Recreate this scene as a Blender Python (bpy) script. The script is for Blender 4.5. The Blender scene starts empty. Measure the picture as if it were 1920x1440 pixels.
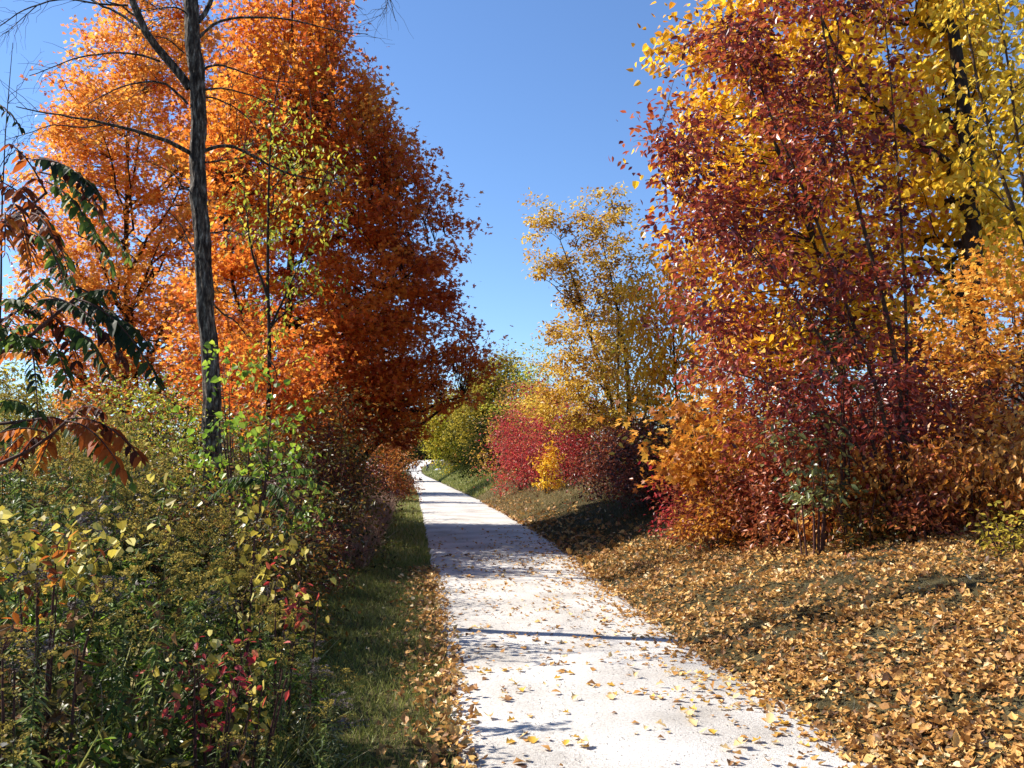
import bpy, math, random
import numpy as np
from mathutils import Vector

rng = np.random.default_rng(7)
random.seed(7)
SC = bpy.context.scene
COL = SC.collection
R = math.radians

# ------------------------------------------------------------------ camera
F, CZ = 1697.0, 1.6
PITCH = math.atan(152 / F)
cp, sp = math.cos(PITCH), math.sin(PITCH)

def at(px, py, Y):
    """world point at distance Y along the path, seen at this pixel of the photograph"""
    u, v = (px - 960) / F, (720 - py) / F
    t = Y / (cp - v * sp)
    return np.array([u * t, Y, CZ + (sp + v * cp) * t])

def X(px, Y): return at(px, 872, Y)[0]
def Z(py, Y): return at(960, py, Y)[2]

cam = bpy.data.cameras.new('camera')
cam.sensor_width = 36; cam.lens = F / 1920 * 36
cam.clip_end = 3000; cam.clip_start = .05
co = bpy.data.objects.new('camera', cam); COL.objects.link(co)
co.location = (0, 0, CZ); co.rotation_euler = (math.pi / 2 + PITCH, 0, 0)
SC.camera = co

# ------------------------------------------------------------------ light
EL = R(41)
h = np.array([.968, -.25]); h /= np.linalg.norm(h)
sd = Vector((h[0] * math.cos(EL), h[1] * math.cos(EL), -math.sin(EL)))
sun = bpy.data.lights.new('sun', 'SUN'); sun.energy = 5.0; sun.angle = R(.5); sun.color = (1, .94, .85)
so = bpy.data.objects.new('sun', sun); COL.objects.link(so); so.location = (-30, 10, 40)
so.rotation_euler = sd.to_track_quat('-Z', 'Y').to_euler()
w = bpy.data.worlds.new('World'); SC.world = w; w.use_nodes = True
nt = w.node_tree; bg = nt.nodes['Background']
sky = nt.nodes.new('ShaderNodeTexSky'); sky.sky_type = 'NISHITA'; sky.sun_disc = False
sky.sun_elevation = EL; sky.sun_rotation = math.atan2(-h[0], -h[1]) 
sky.air_density = 1.0; sky.dust_density = .1; sky.ozone_density = 4.5; sky.altitude = 200
tint = nt.nodes.new('ShaderNodeMix'); tint.data_type = 'RGBA'; tint.blend_type = 'MULTIPLY'; tint.inputs[0].default_value = 1
tint.inputs[7].default_value = (.9, 1.0, 1.13, 1)
nt.links.new(sky.outputs[0], tint.inputs[6]); nt.links.new(tint.outputs[2], bg.inputs[0]); bg.inputs[1].default_value = .085
SC.view_settings.view_transform = 'Standard'; SC.view_settings.look = 'None'
SC.view_settings.exposure = 1.1; SC.view_settings.gamma = 1
SC.render.engine = 'CYCLES'
cy = SC.cycles
cy.use_denoising = True; cy.max_bounces = 6; cy.diffuse_bounces = 3; cy.transmission_bounces = 3; cy.glossy_bounces = 2
cy.sample_clamp_indirect = 6

# ------------------------------------------------------------------ tags
def tag(o, label=None, cat=None, group=None, kind=None):
    if label: o['label'] = label
    if cat: o['category'] = cat
    if group: o['group'] = group
    if kind: o['kind'] = kind
    return o

def empty(name, loc, label, cat, group=None):
    o = bpy.data.objects.new(name, None); COL.objects.link(o)
    o.empty_display_size = .2
    o.location = tuple(float(a) for a in loc)
    return tag(o, label, cat, group)

def copy_tree(o, parent=None):
    c = o.copy(); COL.objects.link(c)
    if parent: c.parent = parent
    for ch in [q for q in KIDS.get(o.name, [])]:
        copy_tree(ch, c)
    return c
KIDS = {}

# ------------------------------------------------------------------ mesh builders
def mkmesh(name, V, loops, totals, mat, parent=None, v=None, smooth=False, origin=(0, 0, 0)):
    V = np.asarray(V, dtype=np.float32) - np.asarray(origin, dtype=np.float32)
    me = bpy.data.meshes.new(name)
    me.vertices.add(len(V)); me.vertices.foreach_set('co', V.ravel())
    me.loops.add(len(loops)); me.loops.foreach_set('vertex_index', np.asarray(loops, dtype=np.int32))
    totals = np.asarray(totals, dtype=np.int32)
    me.polygons.add(len(totals))
    starts = np.concatenate([[0], np.cumsum(totals)[:-1]]).astype(np.int32)
    me.polygons.foreach_set('loop_start', starts)
    me.polygons.foreach_set('use_smooth', np.full(len(totals), smooth, dtype=bool))
    me.update(calc_edges=True)
    if v is not None:
        a = me.attributes.new('v', 'FLOAT', 'FACE'); a.data.foreach_set('value', np.asarray(v, dtype=np.float32))
    me.materials.append(mat)
    o = bpy.data.objects.new(name, me); COL.objects.link(o)
    if parent is not None:
        o.parent = parent; KIDS.setdefault(parent.name, []).append(o)
    return o

def nrm(a): return a / np.maximum(np.linalg.norm(a, axis=-1, keepdims=True), 1e-9)

def grid_quads(nr, nc, cyc=False):
    """quads of an nr x nc vertex grid, row-major"""
    i = np.arange(nr - 1)[:, None]; j = np.arange(nc if cyc else nc - 1)[None, :]
    j2 = (j + 1) % nc
    return np.stack([i * nc + j, i * nc + j2, (i + 1) * nc + j2, (i + 1) * nc + j], -1).reshape(-1, 4)

def tubes(batches, k=6):
    """batches of (P (m,n,3), R (m,n)) -> V, loops, totals"""
    Vs, Fs, off = [], [], 0
    for P, Rr in batches:
        P = np.asarray(P, float); Rr = np.asarray(Rr, float)
        if P.ndim == 2: P = P[None]; Rr = Rr[None]
        m, n, _ = P.shape
        T = nrm(np.gradient(P, axis=1))
        mt = nrm(T.mean(1))
        ref = np.where(np.abs(mt[:, 2:3]) > .8, [[1., 0, 0]], [[0, 0, 1.]])[:, None, :]
        U = nrm(np.cross(T, ref)); W = np.cross(T, U)
        a = np.arange(k) / k * 2 * np.pi
        ring = P[:, :, None] + Rr[:, :, None, None] * (U[:, :, None] * np.cos(a)[None, None, :, None] + W[:, :, None] * np.sin(a)[None, None, :, None])
        Vs.append(ring.reshape(-1, 3))
        q = grid_quads(n, k, True)
        Fs.append((q[None] + (np.arange(m) * n * k)[:, None, None] + off).reshape(-1, 4))
        off += m * n * k
    V = np.concatenate(Vs); Fq = np.concatenate(Fs)
    return V, Fq.ravel(), np.full(len(Fq), 4)

# leaf templates: verts (a across, b along, c up), faces
def grid_leaf(prof, na=3):
    vs = []; nb = len(prof)
    for i, wd in enumerate(prof):
        for j in range(na):
            vs.append(((j / (na - 1) - .5) * wd, i / (nb - 1), 0))
    return np.array(vs), [list(map(int, q)) for q in grid_quads(nb, na)]

def lobe(ang, ln, wd):
    c, s = math.cos(ang), math.sin(ang)
    def p(l, t): return (l * s + t * c, .28 + l * c - t * s, 0)
    return [(0, .22, 0), p(ln * .5, wd), p(ln, 0), p(ln * .5, -wd)]
mv, mf = [], []
for a_, l_, w_ in ((0, .75, .17), (R(52), .62, .14), (-R(52), .62, .14), (R(108), .4, .11), (-R(108), .4, .11)):
    b0 = len(mv); mv += lobe(a_, l_, w_); mf.append([b0, b0 + 1, b0 + 2, b0 + 3])
mv = np.array(mv); mv[:, 1] -= .1
L_MAPLE = (mv, mf)
L_OVAL = (np.array([(0, 0, 0), (-.24, .35, .05), (0, .4, -.02), (.24, .35, .05), (-.17, .72, .03), (.17, .72, .03), (0, 1, -.04)]),
          [[0, 2, 1], [0, 3, 2], [2, 3, 5, 6], [1, 2, 6, 4]])
L_HEART = (np.array([(0, 0, 0), (-.42, .12, .06), (0, .3, -.03), (.42, .12, .06), (-.36, .58, .03), (.36, .58, .03), (0, 1, -.06)]),
           [[0, 2, 4, 1], [0, 3, 5, 2], [2, 5, 6, 4]])
L_LANCE = (np.array([(0, 0, 0), (-.11, .3, .02), (0, .35, -.01), (.11, .3, .02), (-.08, .7, 0), (.08, .7, 0), (0, 1, -.04)]),
           [[0, 2, 1], [0, 3, 2], [2, 3, 5, 6], [1, 2, 6, 4]])
L_LITTER = grid_leaf([.12, .62, .78, .42, .03], 3)
L_LITTER[0][:, 0] += .05 * np.sin(L_LITTER[0][:, 1] * 7)
L_LITTER2 = grid_leaf([.1, .5, .95, .5, .62, .04], 5)
L_LITTER2[0][:, 1] += .08 * np.abs(L_LITTER2[0][:, 0]) + .05 * np.sin(L_LITTER2[0][:, 0] * 11)
L_BLADE = (np.array([(-.5, 0, 0), (.5, 0, 0), (-.4, .5, .0), (.4, .5, .0), (0, 1, 0)]), [[0, 1, 3, 2], [2, 3, 4]])
L_CLUMP = (np.array([(-.5, 0, 0), (.1, -.1, .1), (.5, .35, 0), (.15, .6, .12), (0, 1, -.1), (-.35, .6, .05)]),
           [[0, 1, 3, 5], [1, 2, 3], [3, 4, 5]])
_o = [(.5, .5, 0), (-.5, .5, 0), (0, 1, 0), (0, 0, 0), (0, .5, .4), (0, .5, -.4)]
L_STONE = (np.array(_o), [[0, 2, 4], [2, 1, 4], [1, 3, 4], [3, 0, 4], [2, 0, 5], [1, 2, 5], [3, 1, 5], [0, 3, 5]])

def scatter(P, T, N, size, tmpl, k1=None, k2=None, wid=None):
    """place one template per point. T tip direction, N normal hint. returns V, loops, totals, nf"""
    tv, tf = tmpl
    n = len(P); T = nrm(T); N = nrm(N - (N * T).sum(-1, keepdims=True) * T); S = np.cross(T, N)
    size = np.broadcast_to(np.asarray(size, float), (n,))
    a = tv[:, 0][None]; b = tv[:, 1][None]; c = tv[:, 2][None] * np.ones((n, 1))
    if wid is not None: a = a * np.asarray(wid).reshape(-1, 1)
    if k1 is not None: c = c - k1[:, None] * b ** 2
    if k2 is not None: c = c + k2[:, None] * (2 * np.abs(a)) ** 2 * .5
    s = size[:, None, None]
    V = P[:, None] + s * (a[..., None] * S[:, None] + b[..., None] * T[:, None] + c[..., None] * N[:, None])
    k = len(tv)
    fl = np.concatenate([np.array(f) for f in tf]); tot = np.array([len(f) for f in tf])
    loops = (fl[None] + (np.arange(n) * k)[:, None]).ravel()
    return V.reshape(-1, 3), loops, np.tile(tot, n), len(tf)

def leaf_dirs(n, out=None, droop=.4, tilt=.7, outw=.6):
    T = rng.normal(size=(n, 3)); T[:, 2] *= .5
    T = nrm(T)
    if out is not None: T = T + outw * nrm(out)
    T[:, 2] -= droop
    N = rng.normal(size=(n, 3)) * tilt; N[:, 2] += 1
    return T, N

# ------------------------------------------------------------------ materials
def newmat(name):
    m = bpy.data.materials.new(name); m.use_nodes = True
    t = m.node_tree; t.nodes.clear()
    out = t.nodes.new('ShaderNodeOutputMaterial')
    return m, t, out

def ramp(t, fac, stops):
    r = t.nodes.new('ShaderNodeValToRGB'); e = r.color_ramp.elements
    while len(e) < len(stops): e.new(.5)
    for i, (p, c) in enumerate(stops):
        e[i].position = p; e[i].color = (*c, 1)
    if fac is not None: t.links.new(fac, r.inputs[0])
    return r

def leafmat(name, cols, trans=.42, rough=.45, spec=.35, sat=1.0):
    m, t, out = newmat(name)
    at_ = t.nodes.new('ShaderNodeAttribute'); at_.attribute_name = 'v'
    n = len(cols)
    r = ramp(t, at_.outputs['Fac'], [(i / (n - 1), c) for i, c in enumerate(cols)])
    p = t.nodes.new('ShaderNodeBsdfPrincipled'); p.inputs['Roughness'].default_value = rough
    p.inputs['Specular IOR Level'].default_value = spec
    tr = t.nodes.new('ShaderNodeBsdfTranslucent')
    mx = t.nodes.new('ShaderNodeMixShader'); mx.inputs[0].default_value = trans
    t.links.new(r.outputs[0], p.inputs['Base Color'])
    g = t.nodes.new('ShaderNodeGamma'); g.inputs[1].default_value = .9
    t.links.new(r.outputs[0], g.inputs[0]); t.links.new(g.outputs[0], tr.inputs[0])
    t.links.new(p.outputs[0], mx.inputs[1]); t.links.new(tr.outputs[0], mx.inputs[2])
    t.links.new(mx.outputs[0], out.inputs[0])
    return m

def noisemat(name, stops, scale=8, detail=6, rough=.9, bump=.3, bscale=None, stretch=(1, 1, 1), extra=None, dist=.02, spec=.2):
    m, t, out = newmat(name)
    tc = t.nodes.new('ShaderNodeTexCoord'); mp = t.nodes.new('ShaderNodeMapping'); mp.inputs['Scale'].default_value = stretch
    t.links.new(tc.outputs['Object'], mp.inputs[0])
    nz = t.nodes.new('ShaderNodeTexNoise'); nz.inputs['Scale'].default_value = scale; nz.inputs['Detail'].default_value = detail
    nz.inputs['Roughness'].default_value = .65
    t.links.new(mp.outputs[0], nz.inputs['Vector'])
    r = ramp(t, nz.outputs['Fac'], stops)
    p = t.nodes.new('ShaderNodeBsdfPrincipled'); p.inputs['Roughness'].default_value = rough
    p.inputs['Specular IOR Level'].default_value = spec
    t.links.new(r.outputs[0], p.inputs['Base Color'])
    nb = t.nodes.new('ShaderNodeTexNoise'); nb.inputs['Scale'].default_value = bscale or scale * 3; nb.inputs['Detail'].default_value = 8
    t.links.new(mp.outputs[0], nb.inputs['Vector'])
    b = t.nodes.new('ShaderNodeBump'); b.inputs['Strength'].default_value = bump; b.inputs['Distance'].default_value = dist
    t.links.new(nb.outputs['Fac'], b.inputs['Height']); t.links.new(b.outputs[0], p.inputs['Normal'])
    t.links.new(p.outputs[0], out.inputs[0])
    return m

def plain(name, c, rough=.7, metal=0):
    return noisemat(name, [(.3, tuple(a * .85 for a in c)), (.7, tuple(min(1, a * 1.1) for a in c))], 6, 4, rough, .05)

BARK_DARK = noisemat('bark_dark', [(.36, (.012, .008, .006)), (.47, (.045, .032, .024)), (.57, (.12, .095, .072)), (.66, (.3, .26, .21))], 17, 9, .95, 1, 22, (1.8, 1.8, .45), dist=.05)
BARK = noisemat('bark_brown', [(.3, (.012, .007, .005)), (.55, (.035, .022, .015)), (.75, (.08, .055, .04))], 12, 6, .95, .8, 30, (1.5, 1.5, .4), dist=.02)
BARK_PALE = noisemat('bark_pale', [(.3, (.03, .018, .013)), (.55, (.075, .045, .03)), (.75, (.17, .12, .085))], 16, 6, .9, .6, 30, (1.5, 1.5, .5), dist=.015)
STEM_RED = noisemat('stem_red', [(.3, (.03, .012, .01)), (.7, (.12, .05, .035))], 20, 4, .8, .3)
STEM_GREEN = noisemat('stem_green', [(.3, (.03, .04, .012)), (.7, (.1, .11, .04))], 20, 4, .8, .2)

# leaf colours (low v .. high v)
M = dict(
    maple_red=leafmat('maple_leaf_orange_red', [(.32, .045, .01), (.54, .1, .014), (.68, .18, .02), (.76, .28, .03), (.8, .4, .05)], .58),
    maple_gold=leafmat('maple_leaf_gold', [(.5, .09, .015), (.7, .2, .025), (.78, .29, .035), (.82, .38, .055), (.85, .48, .09)], .52),
    ash_maroon=leafmat('leaf_maroon', [(.06, .01, .014), (.13, .018, .018), (.24, .03, .02), (.38, .06, .024), (.52, .14, .04)], .36, .35, .5),
    yellow=leafmat('leaf_yellow', [(.52, .2, .012), (.74, .36, .016), (.84, .5, .022), (.88, .58, .035), (.9, .67, .08)], .52, .4, .4),
    gold_brown=leafmat('leaf_gold_brown', [(.16, .07, .02), (.34, .16, .025), (.55, .3, .035), (.68, .42, .04), (.74, .54, .08)], .45),
    yel_green=leafmat('leaf_yellow_green', [(.08, .12, .015), (.2, .24, .02), (.36, .38, .03), (.55, .48, .04), (.7, .5, .05)], .5),
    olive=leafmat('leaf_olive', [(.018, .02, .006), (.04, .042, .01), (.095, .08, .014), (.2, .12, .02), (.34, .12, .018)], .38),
    green=leafmat('leaf_green', [(.02, .045, .008), (.05, .09, .012), (.1, .15, .02), (.2, .24, .03), (.4, .4, .05)], .45),
    bright_green=leafmat('leaf_bright_green', [(.09, .17, .015), (.18, .3, .02), (.28, .4, .03), (.42, .5, .04), (.5, .55, .08)], .5, .35, .5),
    burning=leafmat('leaf_crimson', [(.14, .01, .014), (.3, .018, .025), (.45, .03, .035), (.5, .07, .045), (.55, .16, .06)], .45),
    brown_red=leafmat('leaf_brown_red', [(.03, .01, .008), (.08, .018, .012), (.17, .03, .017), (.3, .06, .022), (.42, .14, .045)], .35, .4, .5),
    orange_brown=leafmat('leaf_orange_brown', [(.14, .03, .012), (.34, .075, .015), (.48, .15, .02), (.62, .24, .03), (.7, .36, .08)], .42, .4, .5),
    grey_green=leafmat('leaf_grey_green', [(.035, .045, .014), (.08, .095, .026), (.16, .18, .05), (.28, .29, .09), (.42, .42, .18)], .3, .35, .6),
    weed=leafmat('weed_leaf', [(.02, .034, .008), (.05, .08, .014), (.1, .15, .025), (.17, .22, .04), (.28, .31, .07)], .38, .5, .3),
    plume=leafmat('plume', [(.1, .1, .03), (.28, .2, .035), (.42, .3, .055), (.55, .42, .09)], .3, .8, .1),
    plume_grey=leafmat('plume_grey', [(.06, .05, .045), (.12, .095, .09), (.19, .155, .15), (.28, .24, .22)], .3, .8, .1),
    sumac_green=leafmat('sumac_green', [(.014, .024, .007), (.035, .05, .01), (.06, .11, .018), (.16, .22, .03), (.3, .32, .04)], .42, .6, .2),
    sumac_red=leafmat('sumac_red', [(.05, .014, .008), (.18, .035, .01), (.4, .085, .012), (.55, .17, .02), (.5, .3, .04)], .52, .6, .2),
    litter=leafmat('fallen_leaf', [(.1, .05, .025), (.28, .13, .04), (.5, .245, .06), (.66, .4, .115), (.82, .66, .38)], .2, .55, .35),
    fallen_yellow=leafmat('fallen_leaf_yellow', [(.5, .24, .03), (.62, .34, .04), (.72, .44, .06)], .25, .6, .3),
    grass=leafmat('grass_blade', [(.035, .055, .012), (.09, .12, .022), (.17, .2, .035), (.3, .3, .07), (.48, .4, .18)], .35, .5, .3),
    vine_yellow=leafmat('leaf_vine_yellow', [(.1, .08, .015), (.26, .2, .025), (.44, .33, .035), (.58, .46, .06), (.68, .6, .2)], .42, .45, .4),
    gold_olive=leafmat('leaf_gold_olive', [(.05, .05, .008), (.14, .12, .014), (.28, .22, .02), (.46, .34, .035), (.6, .44, .06)], .42, .6, .15),
    grass_grey=leafmat('grass_grey_green', [(.06, .06, .035), (.12, .115, .065), (.19, .175, .1), (.3, .27, .17)], .3, .5, .3),
    grass_painted_shade=leafmat('grass_painted_shade', [(.02, .018, .008), (.045, .045, .014), (.08, .075, .022), (.14, .11, .04)], .3, .6, .2),  # blade colours darkened to stand in for the maple's shadow
    grass_dry=leafmat('grass_dry', [(.1, .08, .03), (.2, .16, .06), (.34, .26, .11), (.42, .31, .18)], .35, .6, .2),
    grass_pink=leafmat('grass_seed_pink', [(.14, .07, .05), (.26, .13, .09), (.36, .22, .15), (.44, .32, .22)], .35, .6, .2),
    far_green=leafmat('far_leaf_green', [(.008, .014, .004), (.018, .028, .006), (.045, .05, .01), (.1, .085, .018)], .25, .9, .05),
    orange_gold=leafmat('leaf_orange_gold', [(.24, .075, .015), (.5, .17, .02), (.68, .28, .028), (.8, .42, .05), (.84, .55, .12)], .45),
)

# ------------------------------------------------------------------ terrain
LY = [-10, 0, 4.9, 7.65, 9.87, 12.6, 16.5, 28.6, 35.3, 46.8, 71.4, 100, 143, 209, 400]
LXs = [.55, .1, -.31, -.55, -.81, -1.11, -1.52, -2.83, -3.6, -4.83, -7.7, -10.8, -15.8, -24, -48]
RY = [-10, 0, 4.8, 8.3, 12.3, 17.2, 22, 28.6, 41.8, 71.4, 100, 136, 209, 400]
RXs = [2.9, 2.45, 2.05, 1.6, 1.3, 1.04, .6, -.05, -1.48, -5.05, -8.5, -12.9, -21, -44]
def PL(y): return np.interp(y, LY, LXs)
def PR(y): return np.interp(y, RY, RXs)
def sst(t): t = np.clip(t, 0, 1); return t * t * (3 - 2 * t)
def wob(x, y, s, seed=0):
    return (np.sin(x * s * 1.3 + seed) * np.cos(y * s * 1.1 + seed * 2) + .5 * np.sin(x * s * 2.7 + y * s * 1.9 + seed * 3) + .3 * np.sin(-x * s * 4.9 + y * s * 4.3 + seed)) / 1.8
def G(x, y):
    x = np.asarray(x, float); y = np.asarray(y, float)
    dR = x - PR(y); dL = PL(y) - x
    hR = np.interp(y, [-10, 5, 12, 20, 35, 50, 75, 100, 140, 200], [.75, .85, 1.0, 1.12, 1.25, 1.4, 1.5, .9, .5, .3])
    wR = np.interp(y, [0, 10, 20, 40, 80], [3.3, 3.3, 3.2, 2.6, 2.2])
    z = 1.15 * hR * np.tanh(np.maximum(dR - .05, 0) / wR)
    hL = np.interp(y, [-10, 10, 30, 80, 150], [.5, .65, .8, .5, .1])
    z = z + hL * sst((dL - .8) / 3.0)
    z = z + 2.9 * np.clip((y - 175) / 125, 0, 1.2)
    off = sst(np.maximum(dR, dL) / .8)
    z = z + off * (.035 * wob(x, y, 1.7, 1) + .02 * wob(x, y, 4.5, 5)) + .012 * wob(x, y, .6, 2)
    return z

def axis(lo, hi, c0, c1, d0, gr):
    a = list(np.arange(c0, c1, d0)); d = d0; b = []
    x = a[-1]
    while x < hi: d *= gr; x += d; b.append(x)
    x = a[0]; d = d0; c = []
    while x > lo: d *= gr; x -= d; c.append(x)
    return np.array(c[::-1] + a + b)

xs = axis(-500, 500, -9, 11, .14, 1.12); ys = axis(-30, 900, -2, 34, .14, 1.035)
XX, YY = np.meshgrid(xs, ys)
ZZ = G(XX, YY)
ins = np.minimum(XX - PL(YY), PR(YY) - XX)
ZZ = ZZ - .05 * sst((ins - .03) / .15)
Vg = np.stack([XX, YY, ZZ], -1).reshape(-1, 3)
q = grid_quads(len(ys), len(xs))
m, t, out = newmat('ground_soil')
tc = t.nodes.new('ShaderNodeTexCoord')
nz = t.nodes.new('ShaderNodeTexNoise'); nz.inputs['Scale'].default_value = 2.2; nz.inputs['Detail'].default_value = 9; nz.inputs['Roughness'].default_value = .7
t.links.new(tc.outputs['Object'], nz.inputs['Vector'])
r1 = ramp(t, nz.outputs['Fac'], [(.3, (.02, .016, .008)), (.48, (.06, .045, .018)), (.6, (.08, .066, .032)), (.75, (.14, .11, .05))])
n2 = t.nodes.new('ShaderNodeTexNoise'); n2.inputs['Scale'].default_value = 40; n2.inputs['Detail'].default_value = 6
t.links.new(tc.outputs['Object'], n2.inputs['Vector'])
p = t.nodes.new('ShaderNodeBsdfPrincipled'); p.inputs['Roughness'].default_value = .95; p.inputs['Specular IOR Level'].default_value = .1
b = t.nodes.new('ShaderNodeBump'); b.inputs['Strength'].default_value = .8; b.inputs['Distance'].default_value = .03
t.links.new(n2.outputs['Fac'], b.inputs['Height']); t.links.new(b.outputs[0], p.inputs['Normal'])
t.links.new(r1.outputs[0], p.inputs['Base Color']); t.links.new(p.outputs[0], out.inputs[0])
tag(mkmesh('ground', Vg, q.ravel(), np.full(len(q), 4), m, smooth=True), kind='structure')

# gravel
def gravel(name, c0, c1, c2):
    m, t, out = newmat(name)
    tc = t.nodes.new('ShaderNodeTexCoord')
    n1 = t.nodes.new('ShaderNodeTexNoise'); n1.inputs['Scale'].default_value = 1.1; n1.inputs['Detail'].default_value = 5
    n2 = t.nodes.new('ShaderNodeTexVoronoi'); n2.inputs['Scale'].default_value = 95
    n3 = t.nodes.new('ShaderNodeTexNoise'); n3.inputs['Scale'].default_value = 60; n3.inputs['Detail'].default_value = 8; n3.inputs['Roughness'].default_value = .75
    for n in (n1, n2, n3): t.links.new(tc.outputs['Object'], n.inputs['Vector'])
    r1 = ramp(t, n3.outputs['Fac'], [(.28, c0), (.45, c1), (.65, c2)])
    r2 = ramp(t, n1.outputs['Fac'], [(.3, (.66, .64, .61)), (.62, (1, 1, 1))])
    mx = t.nodes.new('ShaderNodeMix'); mx.data_type = 'RGBA'; mx.blend_type = 'MULTIPLY'; mx.inputs[0].default_value = 1
    t.links.new(r1.outputs[0], mx.inputs[6]); t.links.new(r2.outputs[0], mx.inputs[7])
    p = t.nodes.new('ShaderNodeBsdfPrincipled'); p.inputs['Roughness'].default_value = .95; p.inputs['Specular IOR Level'].default_value = .15
    t.links.new(mx.outputs[2], p.inputs['Base Color'])
    b = t.nodes.new('ShaderNodeBump'); b.inputs['Strength'].default_value = .55; b.inputs['Distance'].default_value = .012
    t.links.new(n3.outputs['Fac'], b.inputs['Height'])
    b2 = t.nodes.new('ShaderNodeBump'); b2.inputs['Strength'].default_value = .35; b2.inputs['Distance'].default_value = .008
    t.links.new(n2.outputs['Distance'], b2.inputs['Height']); t.links.new(b.outputs[0], b2.inputs['Normal'])
    t.links.new(b2.outputs[0], p.inputs['Normal']); t.links.new(p.outputs[0], out.inputs[0])
    return m
GRAVEL = gravel('pale_gravel', (.2, .18, .158), (.5, .47, .43), (.7, .665, .61))
yp = ys[(ys > -6) & (ys < 200)]
yp = np.unique(np.concatenate([yp, np.arange(34, 200, .8)]))
nx = 36
tt = np.linspace(0, 1, nx)
lj = PL(yp) - .04 + .06 * wob(yp, yp * .3, 3.1, 4); rj = PR(yp) + .04 + .08 * wob(yp, yp * .2, 2.3, 8)
PXX = lj[:, None] * (1 - tt) + rj[:, None] * tt; PYY = yp[:, None] * np.ones(nx)
edge = sst(np.minimum(tt, 1 - tt) / .08)
crown = .02 * (1 - (2 * tt - 1) ** 2)
ruts = -.008 * (np.exp(-((tt - .3) / .09) ** 2) + np.exp(-((tt - .68) / .09) ** 2))
PZZ = G(PXX, PYY) - .03 * (1 - edge) + .012 + crown + ruts + .004 * wob(PXX, PYY, 6, 3)
q = grid_quads(len(yp), nx)
tag(mkmesh('path', np.stack([PXX, PYY, PZZ], -1).reshape(-1, 3), q.ravel(), np.full(len(q), 4), GRAVEL, smooth=True), kind='structure')
def pathz(x, y):
    l, r_ = PL(y), PR(y); t_ = np.clip((x - l) / (r_ - l), 0, 1)
    return G(x, y) + .012 + .02 * (1 - (2 * t_ - 1) ** 2)
# gravel lot at the far end
yl = np.linspace(186, 302, 40); xl = np.linspace(0, 1, 30)
le = np.full(40, -130.); re_ = np.interp(yl, [186, 200, 240, 302], [-19.2, -19.6, -22, -21.5])
LX = le[:, None] * (1 - xl) + re_[:, None] * xl; LYY = yl[:, None] * np.ones(30)
q = grid_quads(40, 30)
tag(mkmesh('gravel_lot', np.stack([LX, LYY, G(LX, LYY) + .12], -1).reshape(-1, 3), q.ravel(), np.full(len(q), 4), GRAVEL, smooth=True), kind='structure')

# ------------------------------------------------------------------ plants
def resample(pts, n):
    pts = np.asarray(pts, float); d = np.concatenate([[0], np.cumsum(np.linalg.norm(np.diff(pts, axis=0), axis=1))])
    s = np.linspace(0, d[-1], n)
    # smooth by catmull-like: interpolate then average
    P = np.stack([np.interp(s, d, pts[:, i]) for i in range(3)], 1)
    for _ in range(2): P[1:-1] = (P[:-2] + 2 * P[1:-1] + P[2:]) / 4
    return P

def bez(P0, P1, P2, n, wobble=0):
    t = np.linspace(0, 1, n)[None, :, None]
    P = (1 - t) ** 2 * P0[:, None] + 2 * t * (1 - t) * P1[:, None] + t ** 2 * P2[:, None]
    if wobble:
        w_ = rng.normal(size=P.shape) * wobble * np.linalg.norm(P2 - P0, axis=1)[:, None, None]
        P[:, 1:-1] += w_[:, 1:-1]
    return P

def env_px(outline, D, depth=1.0, wmin=.15):
    """crown outline [(py, pxL, pxR)] at distance D -> arrays z, cx, r, cy"""
    o = sorted([(Z(py, D), X(a, D), X(b, D)) for py, a, b in outline])
    z = np.array([i[0] for i in o]); l = np.array([i[1] for i in o]); r_ = np.array([i[2] for i in o])
    return dict(z=z, cx=(l + r_) / 2, r=np.maximum((r_ - l) / 2, wmin), cy=D, depth=depth)

def env_bush(x, y, z0, ztop, r, depth=1.0):
    H = ztop - z0
    f = np.array([.0, .12, .35, .6, .8, .93, 1.0]); rr = np.array([.72, .92, 1, .93, .72, .45, .15])
    return dict(z=z0 + H * f, cx=np.full(7, x), r=r * rr, cy=y, depth=depth)

def sample_env(e, n, shell=.45, gap=.35, gs=1.2, seed=1.):
    out = np.zeros((0, 3))
    zz = np.linspace(e['z'][0], e['z'][-1], 200); rr = np.interp(zz, e['z'], e['r']); cdf = np.cumsum(rr ** 1.5); cdf /= cdf[-1]
    while len(out) < n:
        k = n * 2
        z = np.interp(rng.random(k), cdf, zz); r_ = np.interp(z, e['z'], e['r']); cx = np.interp(z, e['z'], e['cx'])
        a = rng.random(k) * 2 * np.pi
        lump = 1 + .13 * np.sin(3 * a + z * 1.7 + seed) + .09 * np.sin(5 * a - z * 2.9 + seed * 2)
        rho = r_ * rng.random(k) ** shell * np.clip(lump, .6, 1.12)
        P = np.stack([cx + rho * np.cos(a), e['cy'] + rho * np.sin(a) * e['depth'], z], 1)
        s = gs
        nz = np.sin(P[:, 0] * s * 2.1 + seed) * np.sin(P[:, 1] * s * 1.7 + seed * 3) * np.sin(P[:, 2] * s * 2.4 + seed * 5)
        P = P[nz > -1 + gap * 1.2 * rng.random(k) * 2 - .1] if gap else P
        out = np.concatenate([out, P])
    return out[:n]

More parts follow.
